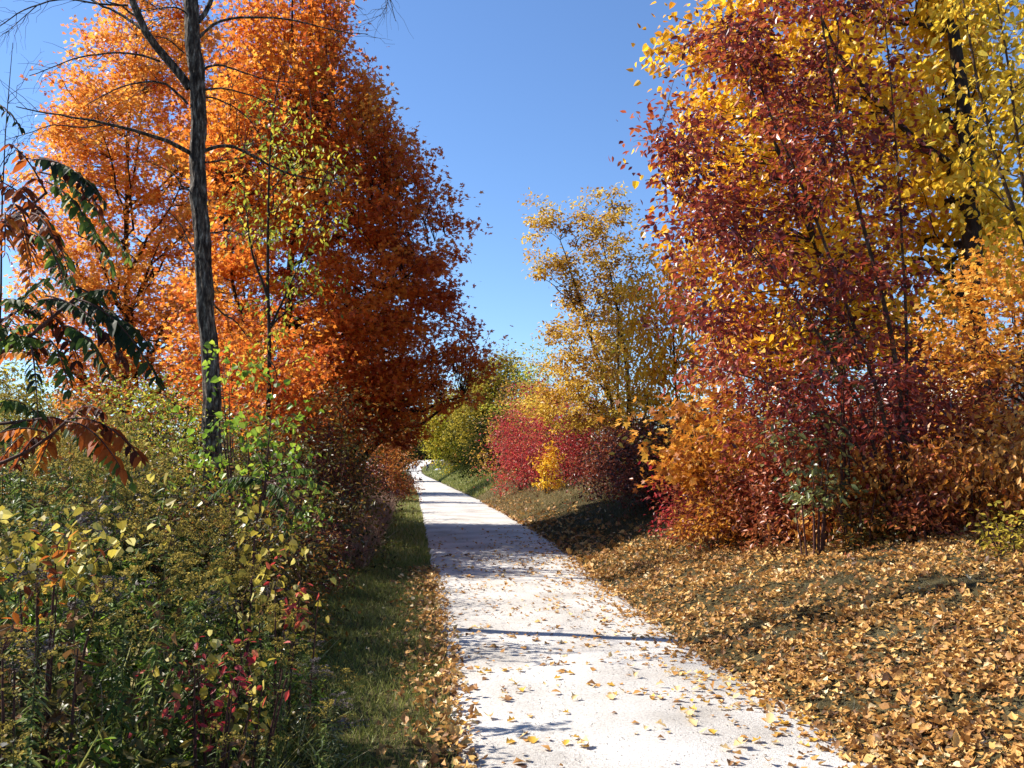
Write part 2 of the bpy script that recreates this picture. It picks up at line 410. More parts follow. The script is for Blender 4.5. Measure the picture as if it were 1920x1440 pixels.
def plant(name, label, cat, base, env, trunks, ncl, nleaf, size, mat, tmpl=L_OVAL, nlimb=14, group=None, sig=.22, flat=.6,
          droop=.4, tilt=.7, outw=.6, wood=None, shell=.45, gap=.35, gs=1.2, seed=1., asc=.7, limb_r=.035, twig_r=.008, trunk_n='trunk',
          vbias=0, vclump=.18, vleaf=.16, vfun=None, crown_n='crown', k=(.05, .25), C=None, tail=.35, parts=True):
    """one tree or shrub: Empty > trunk, branches, crown"""
    base = np.asarray(base, float); wood = wood or BARK
    root = empty(name, base, label, cat, group)
    if C is None: C = sample_env(env, ncl, shell, gap, gs, seed)
    ncl = len(C)
    TN, TR = [], []
    tb = []
    for pts, r0, r1 in trunks:
        P = resample(pts, 16); rr = np.linspace(r0, r1, 16); rr[0] *= 1.25
        P[1:-1, :2] += rng.normal(size=(14, 2)) * r0 * .12
        tb.append((P, rr)); TN.append(P); TR.append(rr)
    V, l, tt_ = tubes(tb, 9)
    mkmesh(trunk_n, V, l, tt_, wood, root, smooth=True, origin=base)
    TN = np.concatenate(TN); TR = np.concatenate(TR)
    # limbs
    nl = min(nlimb, ncl)
    far = np.argsort(-np.min(np.linalg.norm(C[:, None] - TN[None], axis=2), 1))
    pick = rng.choice(far[:max(nl * 3, 1) if ncl >= nl * 3 else ncl], nl, replace=False)
    E = C[pick]
    hd = np.linalg.norm(E[:, None, :2] - TN[None, :, :2], axis=2)
    cost = np.abs(TN[None, :, 2] - (E[:, 2:3] - asc * hd)) + .5 * hd
    si = np.argmin(cost, 1); S0 = TN[si]; ln = np.linalg.norm(E - S0, axis=1)
    ctrl = (S0 + E) / 2; ctrl[:, 2] += .1 * ln
    LP = bez(S0, ctrl, E, 9, .025)
    r0 = np.minimum(TR[si] * .6, limb_r * (.5 + ln / 2)); LR = r0[:, None] * np.linspace(1, .22, 9)[None]
    NN = np.concatenate([TN[len(TN) // 3:], LP[:, 2:].reshape(-1, 3)])
    dv = C[:, None] - NN[None]
    cst = np.linalg.norm(dv, axis=2) + 1.2 * np.maximum(0, -dv[:, :, 2] + .05)
    bi = np.argmin(cst, 1); S1 = NN[bi]; ln1 = np.linalg.norm(C - S1, axis=1)
    c1 = (S1 + C) / 2; c1[:, 2] += .12 * ln1
    TP = bez(S1, c1, C, 5, .04); TRr = (twig_r * (.6 + .5 * np.minimum(ln1, 2)))[:, None] * np.linspace(1, .35, 5)[None]
    V, l, tt_ = tubes([(LP, LR)], 6); V2, l2, t2 = tubes([(TP, TRr)], 4)
    mkmesh('branches', np.concatenate([V, V2]), np.concatenate([l, l2 + len(V)]), np.concatenate([tt_, t2]), wood, root, smooth=True, origin=base)
    # leaves
    if nleaf:
        ci = rng.integers(0, ncl, nleaf)
        tpar = 1 - tail * rng.random(nleaf) ** 1.2
        P = S1[ci] + (C[ci] - S1[ci]) * tpar[:, None]
        gsn = rng.normal(size=(nleaf, 3)) * sig * (.6 + .8 * rng.random(ncl)[ci])[:, None]; gsn[:, 2] *= flat
        P = P + gsn
        cl = rng.normal(size=ncl) * vclump
        if vfun is not None: cl = cl + vfun(C)
        v = np.clip(.5 + vbias + cl[ci] + rng.normal(size=nleaf) * vleaf, 0, 1)
        T, N = leaf_dirs(nleaf, gsn + (C[ci] - S1[ci]) * .3, droop, tilt, outw)
        sz = size * (.6 + .7 * rng.random(nleaf))
        gz = G(P[:, 0], P[:, 1]) + .02
        P[:, 2] = np.maximum(P[:, 2], gz)
        V, l, tt_, nf = scatter(P, T, N, sz, tmpl, rng.normal(size=nleaf) * k[0] + k[0], rng.random(nleaf) * k[1])
        mkmesh(crown_n, V, l, tt_, mat, root, v=np.repeat(v, nf), origin=base)
    return root

def gp(px, D, dz=0):
    x = X(px, D); return np.array([x, D, float(G(x, D)) + dz])

def shrub(label, px, D, r, top, mat, nleaf, size, tmpl=L_OVAL, name='shrub', cat='shrub', group=None, bottom=None, stems=6, seed=None, ncl=None, wood=None, depth=1., x=None, rag=.26, **kw):
    xx = X(px, D) if x is None else x
    g0 = float(G(xx, D)); zt = Z(top, D)
    z0 = g0 + .01 * (zt - g0) if bottom is None else Z(bottom, D)
    e = env_bush(xx, D, z0, zt, r, depth)
    tr = []
    H = zt - g0
    nc = ncl or max(60, nleaf // 28)
    C = sample_env(e, nc, kw.pop('shell', .45), kw.pop('gap', .45), 1.6 / max(r, .4), seed or 3.)
    cc = np.array([xx, D, g0 + .35 * H]); dv = C - cc; a_ = np.arctan2(dv[:, 1], dv[:, 0]); sd_ = (seed or 3) * 1.7
    hh_ = dv[:, 2] / max(H, .1)
    sc_ = 1 + rag * (.7 * np.sin(2 * a_ + sd_ + 5 * hh_) + .6 * np.sin(5 * a_ - 7 * hh_ + sd_ * 2)) + np.where(rng.random(nc) < .14, rag * 1.6 * rng.random(nc), 0)
    dv = dv * sc_[:, None]; top_ = 1 + rag * .9 * np.sin(C[:, 0] * 3.1 / r + sd_) ; dv[:, 2] = np.where(dv[:, 2] > 0, dv[:, 2] * top_, dv[:, 2])
    C = cc + dv; C[:, 2] = np.maximum(C[:, 2], G(C[:, 0], C[:, 1]) + .05)
    for i in range(stems):
        a = rng.random() * 6.28; s = r * .55 * rng.random() ** .5
        b0 = np.array([xx + .12 * math.cos(a), D + .12 * math.sin(a), g0 - .03])
        tr.append(([b0, b0 + [s * .35 * math.cos(a), s * .35 * math.sin(a), H * .4], b0 + [s * math.cos(a), s * math.sin(a), H * (.65 + .25 * rng.random())]], .005 + .006 * H * (.5 + rng.random()), .003))
    kw.setdefault('vleaf', .2); kw.setdefault('vclump', .2)
    return plant(name, label, cat, (xx, D, g0), e, tr, nc, nleaf, size, mat, tmpl, nlimb=14, group=group, C=C,
                 sig=kw.pop('sig', .13 * r + .04), trunk_n='stems', crown_n='foliage', limb_r=.012, twig_r=.004, wood=wood or STEM_RED, seed=seed or rng.random() * 10, **kw)

# ---- left: bare trunk tree
def bare_tree():
    D = 9.6
    b0 = gp(402, D)
    root = empty('bare_tree', b0, 'tall dark-barked tree with bare drooping branches rising from the left thicket', 'tree')
    def P(lst, dy=0.): return [at(x, y, D + dy * i) for i, (x, y) in enumerate(lst)]
    tr = [b0] + P([(399, 860), (396, 700), (385, 560), (377, 440), (372, 300), (370, 180), (362, 60), (356, -60), (350, -260), (362, -460), (370, -700)])
    Pt = resample(tr, 200); rr = np.interp(np.linspace(0, 1, 200), [0, .1, .3, .6, 1], [.115, .092, .085, .075, .03])
    zz_ = np.linspace(0, 60, 200); Pt[:, 0] += .008 * np.sin(zz_ * .7) + .005 * np.sin(zz_ * 1.9); Pt[:, 1] += .008 * np.sin(zz_ * .9 + 2)
    V, l, t_ = tubes([(Pt, rr)], 32)
    ax_ = np.repeat(Pt, 32, axis=0); an_ = np.tile(np.arange(32), 200); hz_ = np.repeat(zz_, 32)
    rid = .05 * np.sin(an_ * 1.57 + 1.3 * np.sin(hz_ * 1.1)) + .05 * np.sin(an_ * .98 + hz_ * .5) + .035 * rng.normal(size=len(V))
    for kz, ka in ((9, 6), (17, 20), (23, 11), (31, 27), (38, 4)):
        rid += .3 * np.exp(-((hz_ - kz) / .5) ** 2 - (((an_ - ka + 16) % 32 - 16) / 3) ** 2)
    V = ax_ + (V - ax_) * (1 + rid)[:, None]
    mkmesh('trunk', V, l, t_, BARK_DARK, root, smooth=True, origin=b0)
    fork = [(356, 165), (325, 125), (290, 85), (262, 48), (250, 10), (240, -60), (228, -180), (190, -330)]
    brs = [
        (fork, .05, .02, -.06),
        ([(262, 52), (225, 25), (185, 8), (140, -20), (60, -60)], .018, .005, .1),
        ([(362, 290), (330, 270), (270, 250), (200, 232), (130, 218), (80, 212), (30, 200)], .026, .005, -.12),
        ([(190, 235), (150, 240), (100, 232), (60, 248), (10, 262)], .009, .003, -.1),
        ([(380, 285), (400, 274), (435, 272), (470, 290), (520, 318), (570, 334), (640, 342)], .022, .005, .1),
        ([(470, 290), (455, 275), (475, 268)], .009, .004, .05),
        ([(385, 305), (420, 300), (455, 296)], .011, .004, .1),
        ([(374, 70), (395, 45), (430, 33), (480, 32), (540, 34), (590, 48), (650, 62), (690, 64)], .018, .004, .12),
        ([(372, 40), (385, 28), (397, 5), (410, -60), (440, -160), (470, -300)], .028, .01, .05),
        ([(374, 135), (392, 122), (420, 122), (452, 135), (500, 150), (560, 156)], .015, .004, .12),
        ([(374, 170), (410, 164), (450, 172), (500, 190), (545, 215)], .012, .004, .12),
        ([(375, 182), (400, 182), (440, 200), (470, 225), (490, 260)], .011, .004, .1),
        ([(352, 195), (325, 165), (300, 152), (262, 154), (225, 163), (190, 180), (160, 198)], .015, .004, -.12),
        ([(300, 115), (262, 100), (210, 98), (140, 108), (95, 128), (55, 142)], .013, .004, -.12),
        ([(350, 25), (335, 14), (310, 14), (262, 22)], .01, .004, -.1),
        ([(346, 100), (322, 78), (300, 68), (280, 70)], .009, .003, -.1),
        ([(378, 440), (400, 436), (430, 432), (455, 440)], .013, .004, .1),
        ([(362, 360), (340, 350), (330, 328), (290, 308), (270, 300)], .01, .003, -.1),
        ([(392, 560), (412, 585), (440, 600), (470, 640)], .012, .004, .1),
        ([(385, 500), (360, 470), (340, 420), (300, 380)], .009, .003, -.12),
        ([(240, 10), (180, 8), (120, -6), (60, 12), (25, 28), (0, 52), (-30, 60)], .012, .004, -.15),
        ([(70, 10), (35, 40), (20, 55), (-10, 75)], .006, .002, -.1),
        ([(352, -260), (450, -420), (600, -330), (690, -160), (722, -40), (738, 20), (742, 40)], .028, .003, .12),
        ([(722, -40), (728, 5), (718, 22), (712, 32)], .006, .002, .02),
        ([(700, -120), (650, -60), (600, -20), (650, 0), (680, 18)], .008, .003, .05),
        ([(356, -300), (250, -420), (120, -380)], .03, .01, -.2), ([(360, -450), (470, -560), (600, -600)], .028, .01, .2),
    ]
    for pts, r0, r1, dy in brs:
        wp = resample(P(pts, dy), 18); n = 18
        wp[1:-1] += rng.normal(size=(16, 3)) * r0 * .18
        bat = [(wp, np.linspace(r0, r1, n))]
        # side twigs
        k = 13; idx = rng.integers(4, 17, k); st = wp[idx]; dr = nrm(np.gradient(wp, axis=0))[idx]
        side = rng.normal(size=(k, 3)); side -= (side * dr).sum(1, keepdims=True) * dr; side = nrm(side)
        ln = (.15 + .35 * rng.random(k)) * (1 if r0 < .04 else 1.3)
        end = st + (dr * .9 + side * .7) * ln[:, None]; mid = (st + end) / 2 + [0, 0, .03]
        tw = bez(st, mid, end, 6, .03); bat.append((tw, np.linspace(1, .4, 6)[None] * np.full((k, 1), max(.0022, r1 * .7))))
        V, l, t_ = tubes(bat, 7)
        o = mkmesh('branch', V, l, t_, BARK_DARK, root, smooth=True, origin=b0)
bare_tree()

# ---- left: big orange red maple
D = 20
out = [(-140, 500, 590), (-60, 430, 640), (0, 390, 630), (90, 365, 680), (170, 350, 728), (260, 340, 780), (370, 335, 840), (450, 335, 855), (580, 345, 882), (650, 350, 905), (710, 370, 900), (770, 400, 840), (830, 430, 800)]
e = env_px(out, D, 1.0); e['cy'] = D + .3
b0 = gp(540, D)
tr = [([b0, at(538, 720, D), at(536, 600, D), at(545, 520, D), at(552, 380, D), at(556, 200, D), at(548, 0, D)], .135, .02),
      ([at(540, 740, D), at(505, 770, D - .2), at(470, 640, D - .6), at(440, 560, D - 1), at(420, 420, D - 1)], .08, .015),
      ([at(538, 700, D), at(600, 640, D - .4), at(680, 560, D - .8), at(760, 520, D - 1)], .07, .012)]
plant('maple_tree', 'large cone-shaped maple with dense orange-red leaves beside the left of the path', 'tree', b0, e, tr, 1500, 84000, .115, M['maple_red'], L_MAPLE,
      nlimb=46, sig=.2, flat=.45, asc=.55, limb_r=.036, twig_r=.008, shell=.42, gap=.4, gs=.8, vclump=.16, vleaf=.13, tail=.3,
      vfun=lambda C: .03 - .065 * (C[:, 0] + 5) + .12 * np.sin(C[:, 0] * 1.9 + 1) * np.sin(C[:, 2] * 1.5) + .03 * np.sin(C[:, 2] * 2))
# ---- left: golden maple
D = 24
out = [(-120, 230, 330), (-20, 170, 400), (60, 130, 430), (150, 105, 440), (210, 40, 440), (300, 30, 440), (420, 25, 440), (540, 10, 440), (640, 30, 440), (720, 80, 430), (800, 120, 420)]
e = env_px(out, D, .9)
b0 = gp(238, D)
tr = [([b0, at(238, 700, D), at(238, 480, D), at(236, 330, D), at(243, 200, D), at(262, 60, D), at(270, -60, D)], .11, .015),
      ([at(238, 400, D), at(256, 300, D), at(268, 180, D - .3)], .04, .01)]
plant('maple_tree', 'golden-orange maple with thinner crown standing far left behind the bare trunk', 'tree', b0, e, tr, 1400, 56000, .12, M['maple_gold'], L_MAPLE,
      nlimb=40, sig=.2, flat=.5, asc=.8, limb_r=.026, twig_r=.007, shell=.42, gap=.4, gs=1.0, vclump=.17, vleaf=.14, tail=.3,
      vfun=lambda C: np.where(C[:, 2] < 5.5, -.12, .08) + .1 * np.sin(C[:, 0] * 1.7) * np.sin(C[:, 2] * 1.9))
# ---- sapling with yellow green leaves before the maple
D = 14
b0 = gp(500, D)
tr = [([b0, at(505, 800, D), at(503, 560, D), at(500, 420, D), at(505, 300, D), at(512, 200, D), at(525, 130, D)], .045, .008),
      ([at(503, 560, D), at(470, 470, D), at(455, 330, D)], .025, .006), ([at(504, 620, D), at(560, 500, D), at(590, 420, D)], .022, .006)]
e = env_px([(120, 500, 550), (180, 450, 600), (260, 400, 640), (330, 400, 650), (420, 400, 640), (520, 430, 600), (620, 440, 590), (700, 430, 600)], D, .8)
plant('young_tree', 'slender sapling with sparse yellow-green leaves in front of the orange-red maple', 'tree', b0, e, tr, 90, 1350, .085, M['yel_green'], L_OVAL,
      nlimb=16, sig=.2, droop=1.0, asc=.9, limb_r=.015, gap=.7, gs=1.4, vbias=-.05, vclump=.22)

# bare sapling far left
D = 16; b0 = gp(-10, D)
tr = [([b0, at(0, 600, D), at(5, 350, D), at(14, 190, D), at(24, 80, D)], .03, .005), ([at(5, 350, D), at(-20, 240, D), at(-30, 100, D)], .015, .004)]
e = env_px([(80, 0, 50), (160, -40, 60), (260, -40, 60), (360, -50, 50)], D, .6)
plant('bare_sapling', 'thin leafless sapling against the sky at the far left edge', 'tree', b0, e, tr, 60, 0, .05, M['olive'], nlimb=12, asc=1.6, limb_r=.01, twig_r=.004, gap=0)

# ---- left thicket shrubs
shrub('airy shrub of tiny yellow-green leaves around the foot of the bare trunk', 310, 9.9, 1.0, 675, M['yel_green'], 9500, .042, vbias=-.12, seed=2, gap=.3, wood=BARK)
shrub('leafy sapling with large bright green leaves just right of the bare trunk', 470, 8.6, .72, 650, M['bright_green'], 900, .062, L_HEART, droop=1.0, seed=4, ncl=90, sig=.1, gap=.9, vbias=-.2)
shrub('brown-orange bush behind the yellow-green shrub, left of the bare trunk', 200, 12, 1.5, 720, M['orange_brown'], 6500, .07, seed=3, vbias=-.1)
shrub('olive bush behind the bright green leafy sapling', 440, 12.5, 1.3, 760, M['olive'], 6500, .065, seed=5, vbias=.15)
shrub('orange and green bush at the left edge below the sumac', 40, 9.5, 1.3, 800, M['olive'], 5500, .06, seed=6, vbias=.1)
shrub('green and gold young tree in the sky gap at the left edge', 25, 24, 2.6, 675, M['yel_green'], 8500, .12, seed=7, name='young_tree', cat='tree', vbias=-.1)
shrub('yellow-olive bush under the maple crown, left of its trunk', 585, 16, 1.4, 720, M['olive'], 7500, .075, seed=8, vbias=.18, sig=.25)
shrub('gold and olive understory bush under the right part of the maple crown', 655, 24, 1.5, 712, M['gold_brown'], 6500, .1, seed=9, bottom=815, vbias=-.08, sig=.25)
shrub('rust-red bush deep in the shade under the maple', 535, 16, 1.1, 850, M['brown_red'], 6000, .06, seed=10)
shrub('russet bush beside the tall pinkish grass', 572, 20, 1.1, 840, M['brown_red'], 5500, .07, seed=11, vbias=.1)
shrub('orange-leaved bush leaning over the far left edge of the path', 731, 39, 1.1, 790, M['orange_brown'], 6000, .11, seed=12, vbias=-.02)
shrub('dark tangled bush at the left verge before the orange-leaved bush', 690, 31, 1.0, 868, M['brown_red'], 5000, .08, seed=13, vbias=-.2)
shrub('dark green bush at the left of the path beyond the orange-leaved bush', 733, 52, 1.1, 800, M['green'], 6000, .16, seed=14, vbias=-.1)
shrub('dark green tree at the far left bend of the path', 735, 88, 2.6, 745, M['olive'], 8000, .3, seed=15, name='tree', cat='tree', bottom=868)
shrub('low brown bramble in shade at the verge below the sapling', 535, 11.2, .8, 950, M['brown_red'], 4500, .05, seed=16, vbias=-.12)
shrub('tangle of thin brown stems and olive leaves below the bright green sapling', 500, 8.0, .7, 930, M['olive'], 4500, .05, seed=17, vbias=.02)
shrub('olive bush at left behind the yellow vine', 150, 7.6, 1.0, 870, M['olive'], 5000, .05, seed=18, vbias=.1)
shrub('brown and green bush in the middle of the left thicket', 370, 7.4, .8, 905, M['olive'], 4500, .045, seed=19, vbias=.05)
shrub('brown bush behind the low bramble at the left verge', 560, 13.5, 1.0, 900, M['olive'], 4500, .06, seed=20, vbias=-.1)
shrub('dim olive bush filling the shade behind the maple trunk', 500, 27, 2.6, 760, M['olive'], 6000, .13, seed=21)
shrub('brown-green bush between the golden maple and the sumac', 120, 17, 2.0, 770, M['olive'], 6000, .1, seed=22, vbias=.1)

shrub('tall thicket bush added left of the bare trunk to shade the verge, leaves coloured darker', 400, 11, 1.1, 745, M['olive'], 7500, .05, seed=23, vbias=-.12)  # this row of bushes is added for shade, leaf colours dimmed to suit
shrub('maroon-brown bush coloured darker for shadow, between the bright green sapling and the verge', 530, 14.5, 1.1, 800, M['brown_red'], 7500, .055, seed=24, vbias=-.15)  # leaves biased darker to stand for shadow
shrub('rusty bush close behind the yellow-leaved vine at the verge', 490, 9.8, .7, 905, M['brown_red'], 5500, .045, seed=25, vbias=-.1)
shrub('deep olive bush at the verge between the low bramble and the brown bush', 560, 17.5, 1.0, 880, M['olive'], 6000, .06, seed=26, vbias=-.12)
shrub('dark bush at the verge behind the tall pinkish grass', 615, 26, 1.2, 850, M['olive'], 6000, .09, seed=27, vbias=-.1)
shrub('orange maple sapling added between the slender sapling and the path to shade the path', 455, 16.5, 1.3, 575, M['maple_red'], 6000, .09, L_MAPLE, name='maple_sapling', cat='tree', seed=28, bottom=800, gap=.8)  # added sapling, placed to throw a shadow band across the path
shrub('lower orange-leaved maple sapling added right of the bare trunk to shade the path', 500, 14.4, .9, 640, M['maple_red'], 3200, .09, L_MAPLE, name='maple_sapling', cat='tree', seed=29, bottom=830, gap=.9, vbias=-.1)  # second added sapling, for the nearer shadow band on the path
shrub('large russet tree added to shade the far path, mostly hidden behind the orange-red maple', 635, 50, 3.9, 640, M['orange_brown'], 15000, .2, name='tree', cat='tree', seed=37, rag=.15, sig=.5, wood=BARK)  # added mostly unseen tree that casts shade on the distant path
# grape vine and creeper
shrub('tangled vine with broad yellow leaves at the left edge below the sumac', 95, 4.3, .42, 940, M['vine_yellow'], 330, .046, L_HEART, name='grape_vine', cat='vine', seed=31, ncl=36, bottom=1075, vbias=-.02, droop=.9, sig=.09, wood=STEM_RED)
shrub('yellow-leaved vine hanging at the verge below the bright green sapling', 510, 5.4, .3, 1035, M['vine_yellow'], 190, .048, L_HEART, name='grape_vine', cat='vine', seed=32, ncl=30, vbias=-.02, droop=1.1, bottom=1180)
shrub('low yellow vine patch beside the crimson creeper', 455, 4.3, .2, 1190, M['vine_yellow'], 110, .044, L_HEART, name='grape_vine', cat='vine', seed=33, ncl=18, vbias=-.05, droop=.7, bottom=1330)
shrub('low crimson creeper among the weeds at the lower left', 410, 4.2, .28, 1190, M['burning'], 130, .045, L_OVAL, name='creeper', cat='vine', seed=34, ncl=20, vbias=-.1, bottom=1330)
shrub('small scarlet creeper sprig above the goldenrods at the left', 90, 3.7, .14, 1065, M['sumac_red'], 60, .05, L_OVAL, name='creeper', cat='vine', seed=35, ncl=10, vbias=.1, bottom=1150, stems=3)
shrub('bright red creeper leaves at the grass edge under the vine', 545, 5.2, .12, 1045, M['burning'], 50, .045, L_OVAL, name='creeper', cat='vine', seed=36, ncl=10, vbias=.2, bottom=1110, stems=3)

# ------------------------------------------------------------------ compound fronds (sumac)
def frond_mesh(A, B, npair, ll, sag=.12, droop=.5):
    """rachis from A to B (world) with paired lance leaflets -> V, loops, totals, nf, rachis tube"""
    A = np.asarray(A, float); B = np.asarray(B, float); L = np.linalg.norm(B - A)
    t = np.linspace(0, 1, 12)[:, None]; P = A + (B - A) * t; P[:, 2] += sag * L * 4 * (t * (1 - t))[:, 0]
    s = np.linspace(.12, 1, npair); PP = np.stack([np.interp(s, t[:, 0], P[:, i]) for i in range(3)], 1)
    dr = nrm(np.stack([np.interp(s, t[:, 0], nrm(np.gradient(P, axis=0))[:, i]) for i in range(3)], 1))
    side = nrm(np.cross(dr, [0, 0, 1.]))
    T = np.concatenate([side + dr * .45, -side + dr * .45, dr[-1:]]); T[:, 2] -= droop + .35 * rng.random(len(T))
    base = np.concatenate([PP, PP, PP[-1:]])
    N = np.tile([0, 0, 1.], (len(T), 1)) + rng.normal(size=(len(T), 3)) * .3
    lp = np.concatenate([np.sin(np.pi * (.15 + .7 * s)) ** .5] * 2 + [[.7]])
    keep_ = rng.random(len(T)) < .93
    base, T, N, lp = base[keep_], T[keep_], N[keep_], lp[keep_]; T = T + rng.normal(size=T.shape) * .16
    V, l, tt_, nf = scatter(base, T, N, ll * lp * (.65 + .5 * rng.random(len(T))), (L_LANCE[0] * [1.9, 1, 1], L_LANCE[1]), .1 + .25 * rng.random(len(T)), np.full(len(T), .3))
    return V, l, tt_, nf, (P, np.linspace(.004, .0015, 12)), len(T)

def sumac(label, base, stems, fronds, D0):
    root = empty('sumac', base, label, 'shrub')
    V, l, t_ = tubes([(resample(s, 12), np.linspace(r0, r1, 12)) for s, r0, r1 in stems], 8)
    mkmesh('stems', V, l, t_, STEM_RED, root, smooth=True, origin=base)
    for A, B, ll, mt, vb in fronds:
        V, l, tt_, nf, rc, nT = frond_mesh(A, B, int(np.linalg.norm(B - A) / .034) + 4, ll)
        fr = mkmesh('frond', V, l, tt_, M[mt], root, v=np.repeat(np.clip(vb + rng.normal(size=nT) * .17, 0, 1), nf), origin=base)
        V, l, t_ = tubes([rc], 5)
        k = mkmesh('leaf_stalk', V, l, t_, STEM_RED, fr, smooth=True, origin=base)

Ds = 3.3
bs = np.array([-2.75, 3.3, float(G(-2.75, 3.3))])
def a3(x, y, d=0): return at(x, y, Ds + d)
stems = [
    ([bs, a3(-380, 900), a3(-200, 740), a3(0, 675), a3(60, 655), a3(115, 618), a3(140, 560)], .02, .006),
    ([a3(-200, 740), a3(-120, 520), a3(0, 408), a3(60, 402), a3(88, 360)], .012, .005),
    ([a3(-380, 900), a3(-200, 920), a3(0, 872), a3(55, 852), a3(105, 815), a3(130, 785)], .012, .005),
    ([a3(-200, 760), a3(-60, 800), a3(30, 792), a3(80, 785)], .009, .005),
    ([a3(-120, 520), a3(-90, 300), a3(-10, 200)], .01, .004)]
fr = [((-40, 190), (38, 238), .06, 'sumac_green', .1, 0), ((60, 300), (195, 375), .09, 'sumac_green', .05, .1), ((85, 340), (208, 500), .085, 'sumac_green', .5, .15),
      ((88, 365), (20, 270), .08, 'sumac_red', .3, -.1), ((70, 390), (-40, 330), .09, 'sumac_red', .25, 0), ((60, 400), (110, 470), .085, 'sumac_red', .35, .1),
      ((40, 405), (-20, 460), .08, 'sumac_red', .5, -.1), ((70, 395), (140, 545), .09, 'sumac_green', .3, .2), ((30, 405), (60, 500), .08, 'sumac_red', .3, .1),
      ((140, 560), (292, 705), .1, 'sumac_green', .02, 0), ((135, 575), (275, 640), .1, 'sumac_green', .08, .15), ((120, 610), (205, 700), .09, 'sumac_green', .35, -.1),
      ((130, 580), (210, 545), .08, 'sumac_green', .2, .1), ((110, 620), (20, 560), .09, 'sumac_green', .35, .1), ((80, 640), (0, 640), .09, 'sumac_green', .75, .05),
      ((100, 630), (90, 560), .08, 'sumac_red', .3, .1), ((90, 635), (130, 730), .08, 'sumac_green', .35, -.1), ((60, 655), (-30, 600), .09, 'sumac_green', .5, -.1),
      ((0, 640), (95, 520), .07, 'sumac_green', .3, .25),
      ((130, 785), (262, 855), .1, 'sumac_red', .35, 0), ((125, 790), (225, 875), .1, 'sumac_red', .55, -.1), ((110, 805), (70, 880), .08, 'sumac_red', .75, .1),
      ((120, 790), (60, 790), .08, 'sumac_red', .3, .1), ((80, 785), (10, 750), .08, 'sumac_green', .4, .1), ((60, 788), (-20, 830), .08, 'sumac_green', .5, 0),
      ((130, 780), (190, 770), .08, 'sumac_red', .2, .15)]
fr2 = []
for A, B, ll, mt, vb, dd in fr:
    a_ = rng.normal(size=2) * 22; b_ = rng.normal(size=2) * 38; q_ = .6 + .3 * rng.random()
    A2 = (A[0] + a_[0] - 15, A[1] + a_[1]); B2 = (A2[0] + (B[0] - A[0]) * q_ + b_[0], A2[1] + (B[1] - A[1]) * q_ + abs(b_[1]) * .8 + 20)
    fr2.append((A2, B2, ll * .85, 'sumac_green' if rng.random() < (.25 if A[1] < 470 else .6) else 'sumac_red', float(np.clip(vb + .25 * rng.normal(), 0, .7)), dd + .25 * rng.normal() + .15))
sumac('sumac shrub with drooping dark green and rust fronds reaching in from the left edge', bs, stems,
      [(a3(*A, dd), a3(*B, dd - .12), ll * .85, mt, vb) for A, B, ll, mt, vb, dd in fr + fr2], Ds)
b6 = gp(470, 6.0)
c6 = at(500, 905, 6.0)
sumac('young sumac with small green fronds low beside the bright green sapling', b6, [([b6, at(480, 960, 6), c6], .01, .005)],
      [(c6, at(x, y, 6 + d), .07, 'sumac_green', vb) for x, y, d, vb in ((610, 915, 0, .6), (590, 880, .2, .5), (420, 900, 0, .3), (560, 960, -.2, .45), (395, 930, .1, .4), (480, 850, .2, .4), (540, 1000, -.2, .4))], 6)

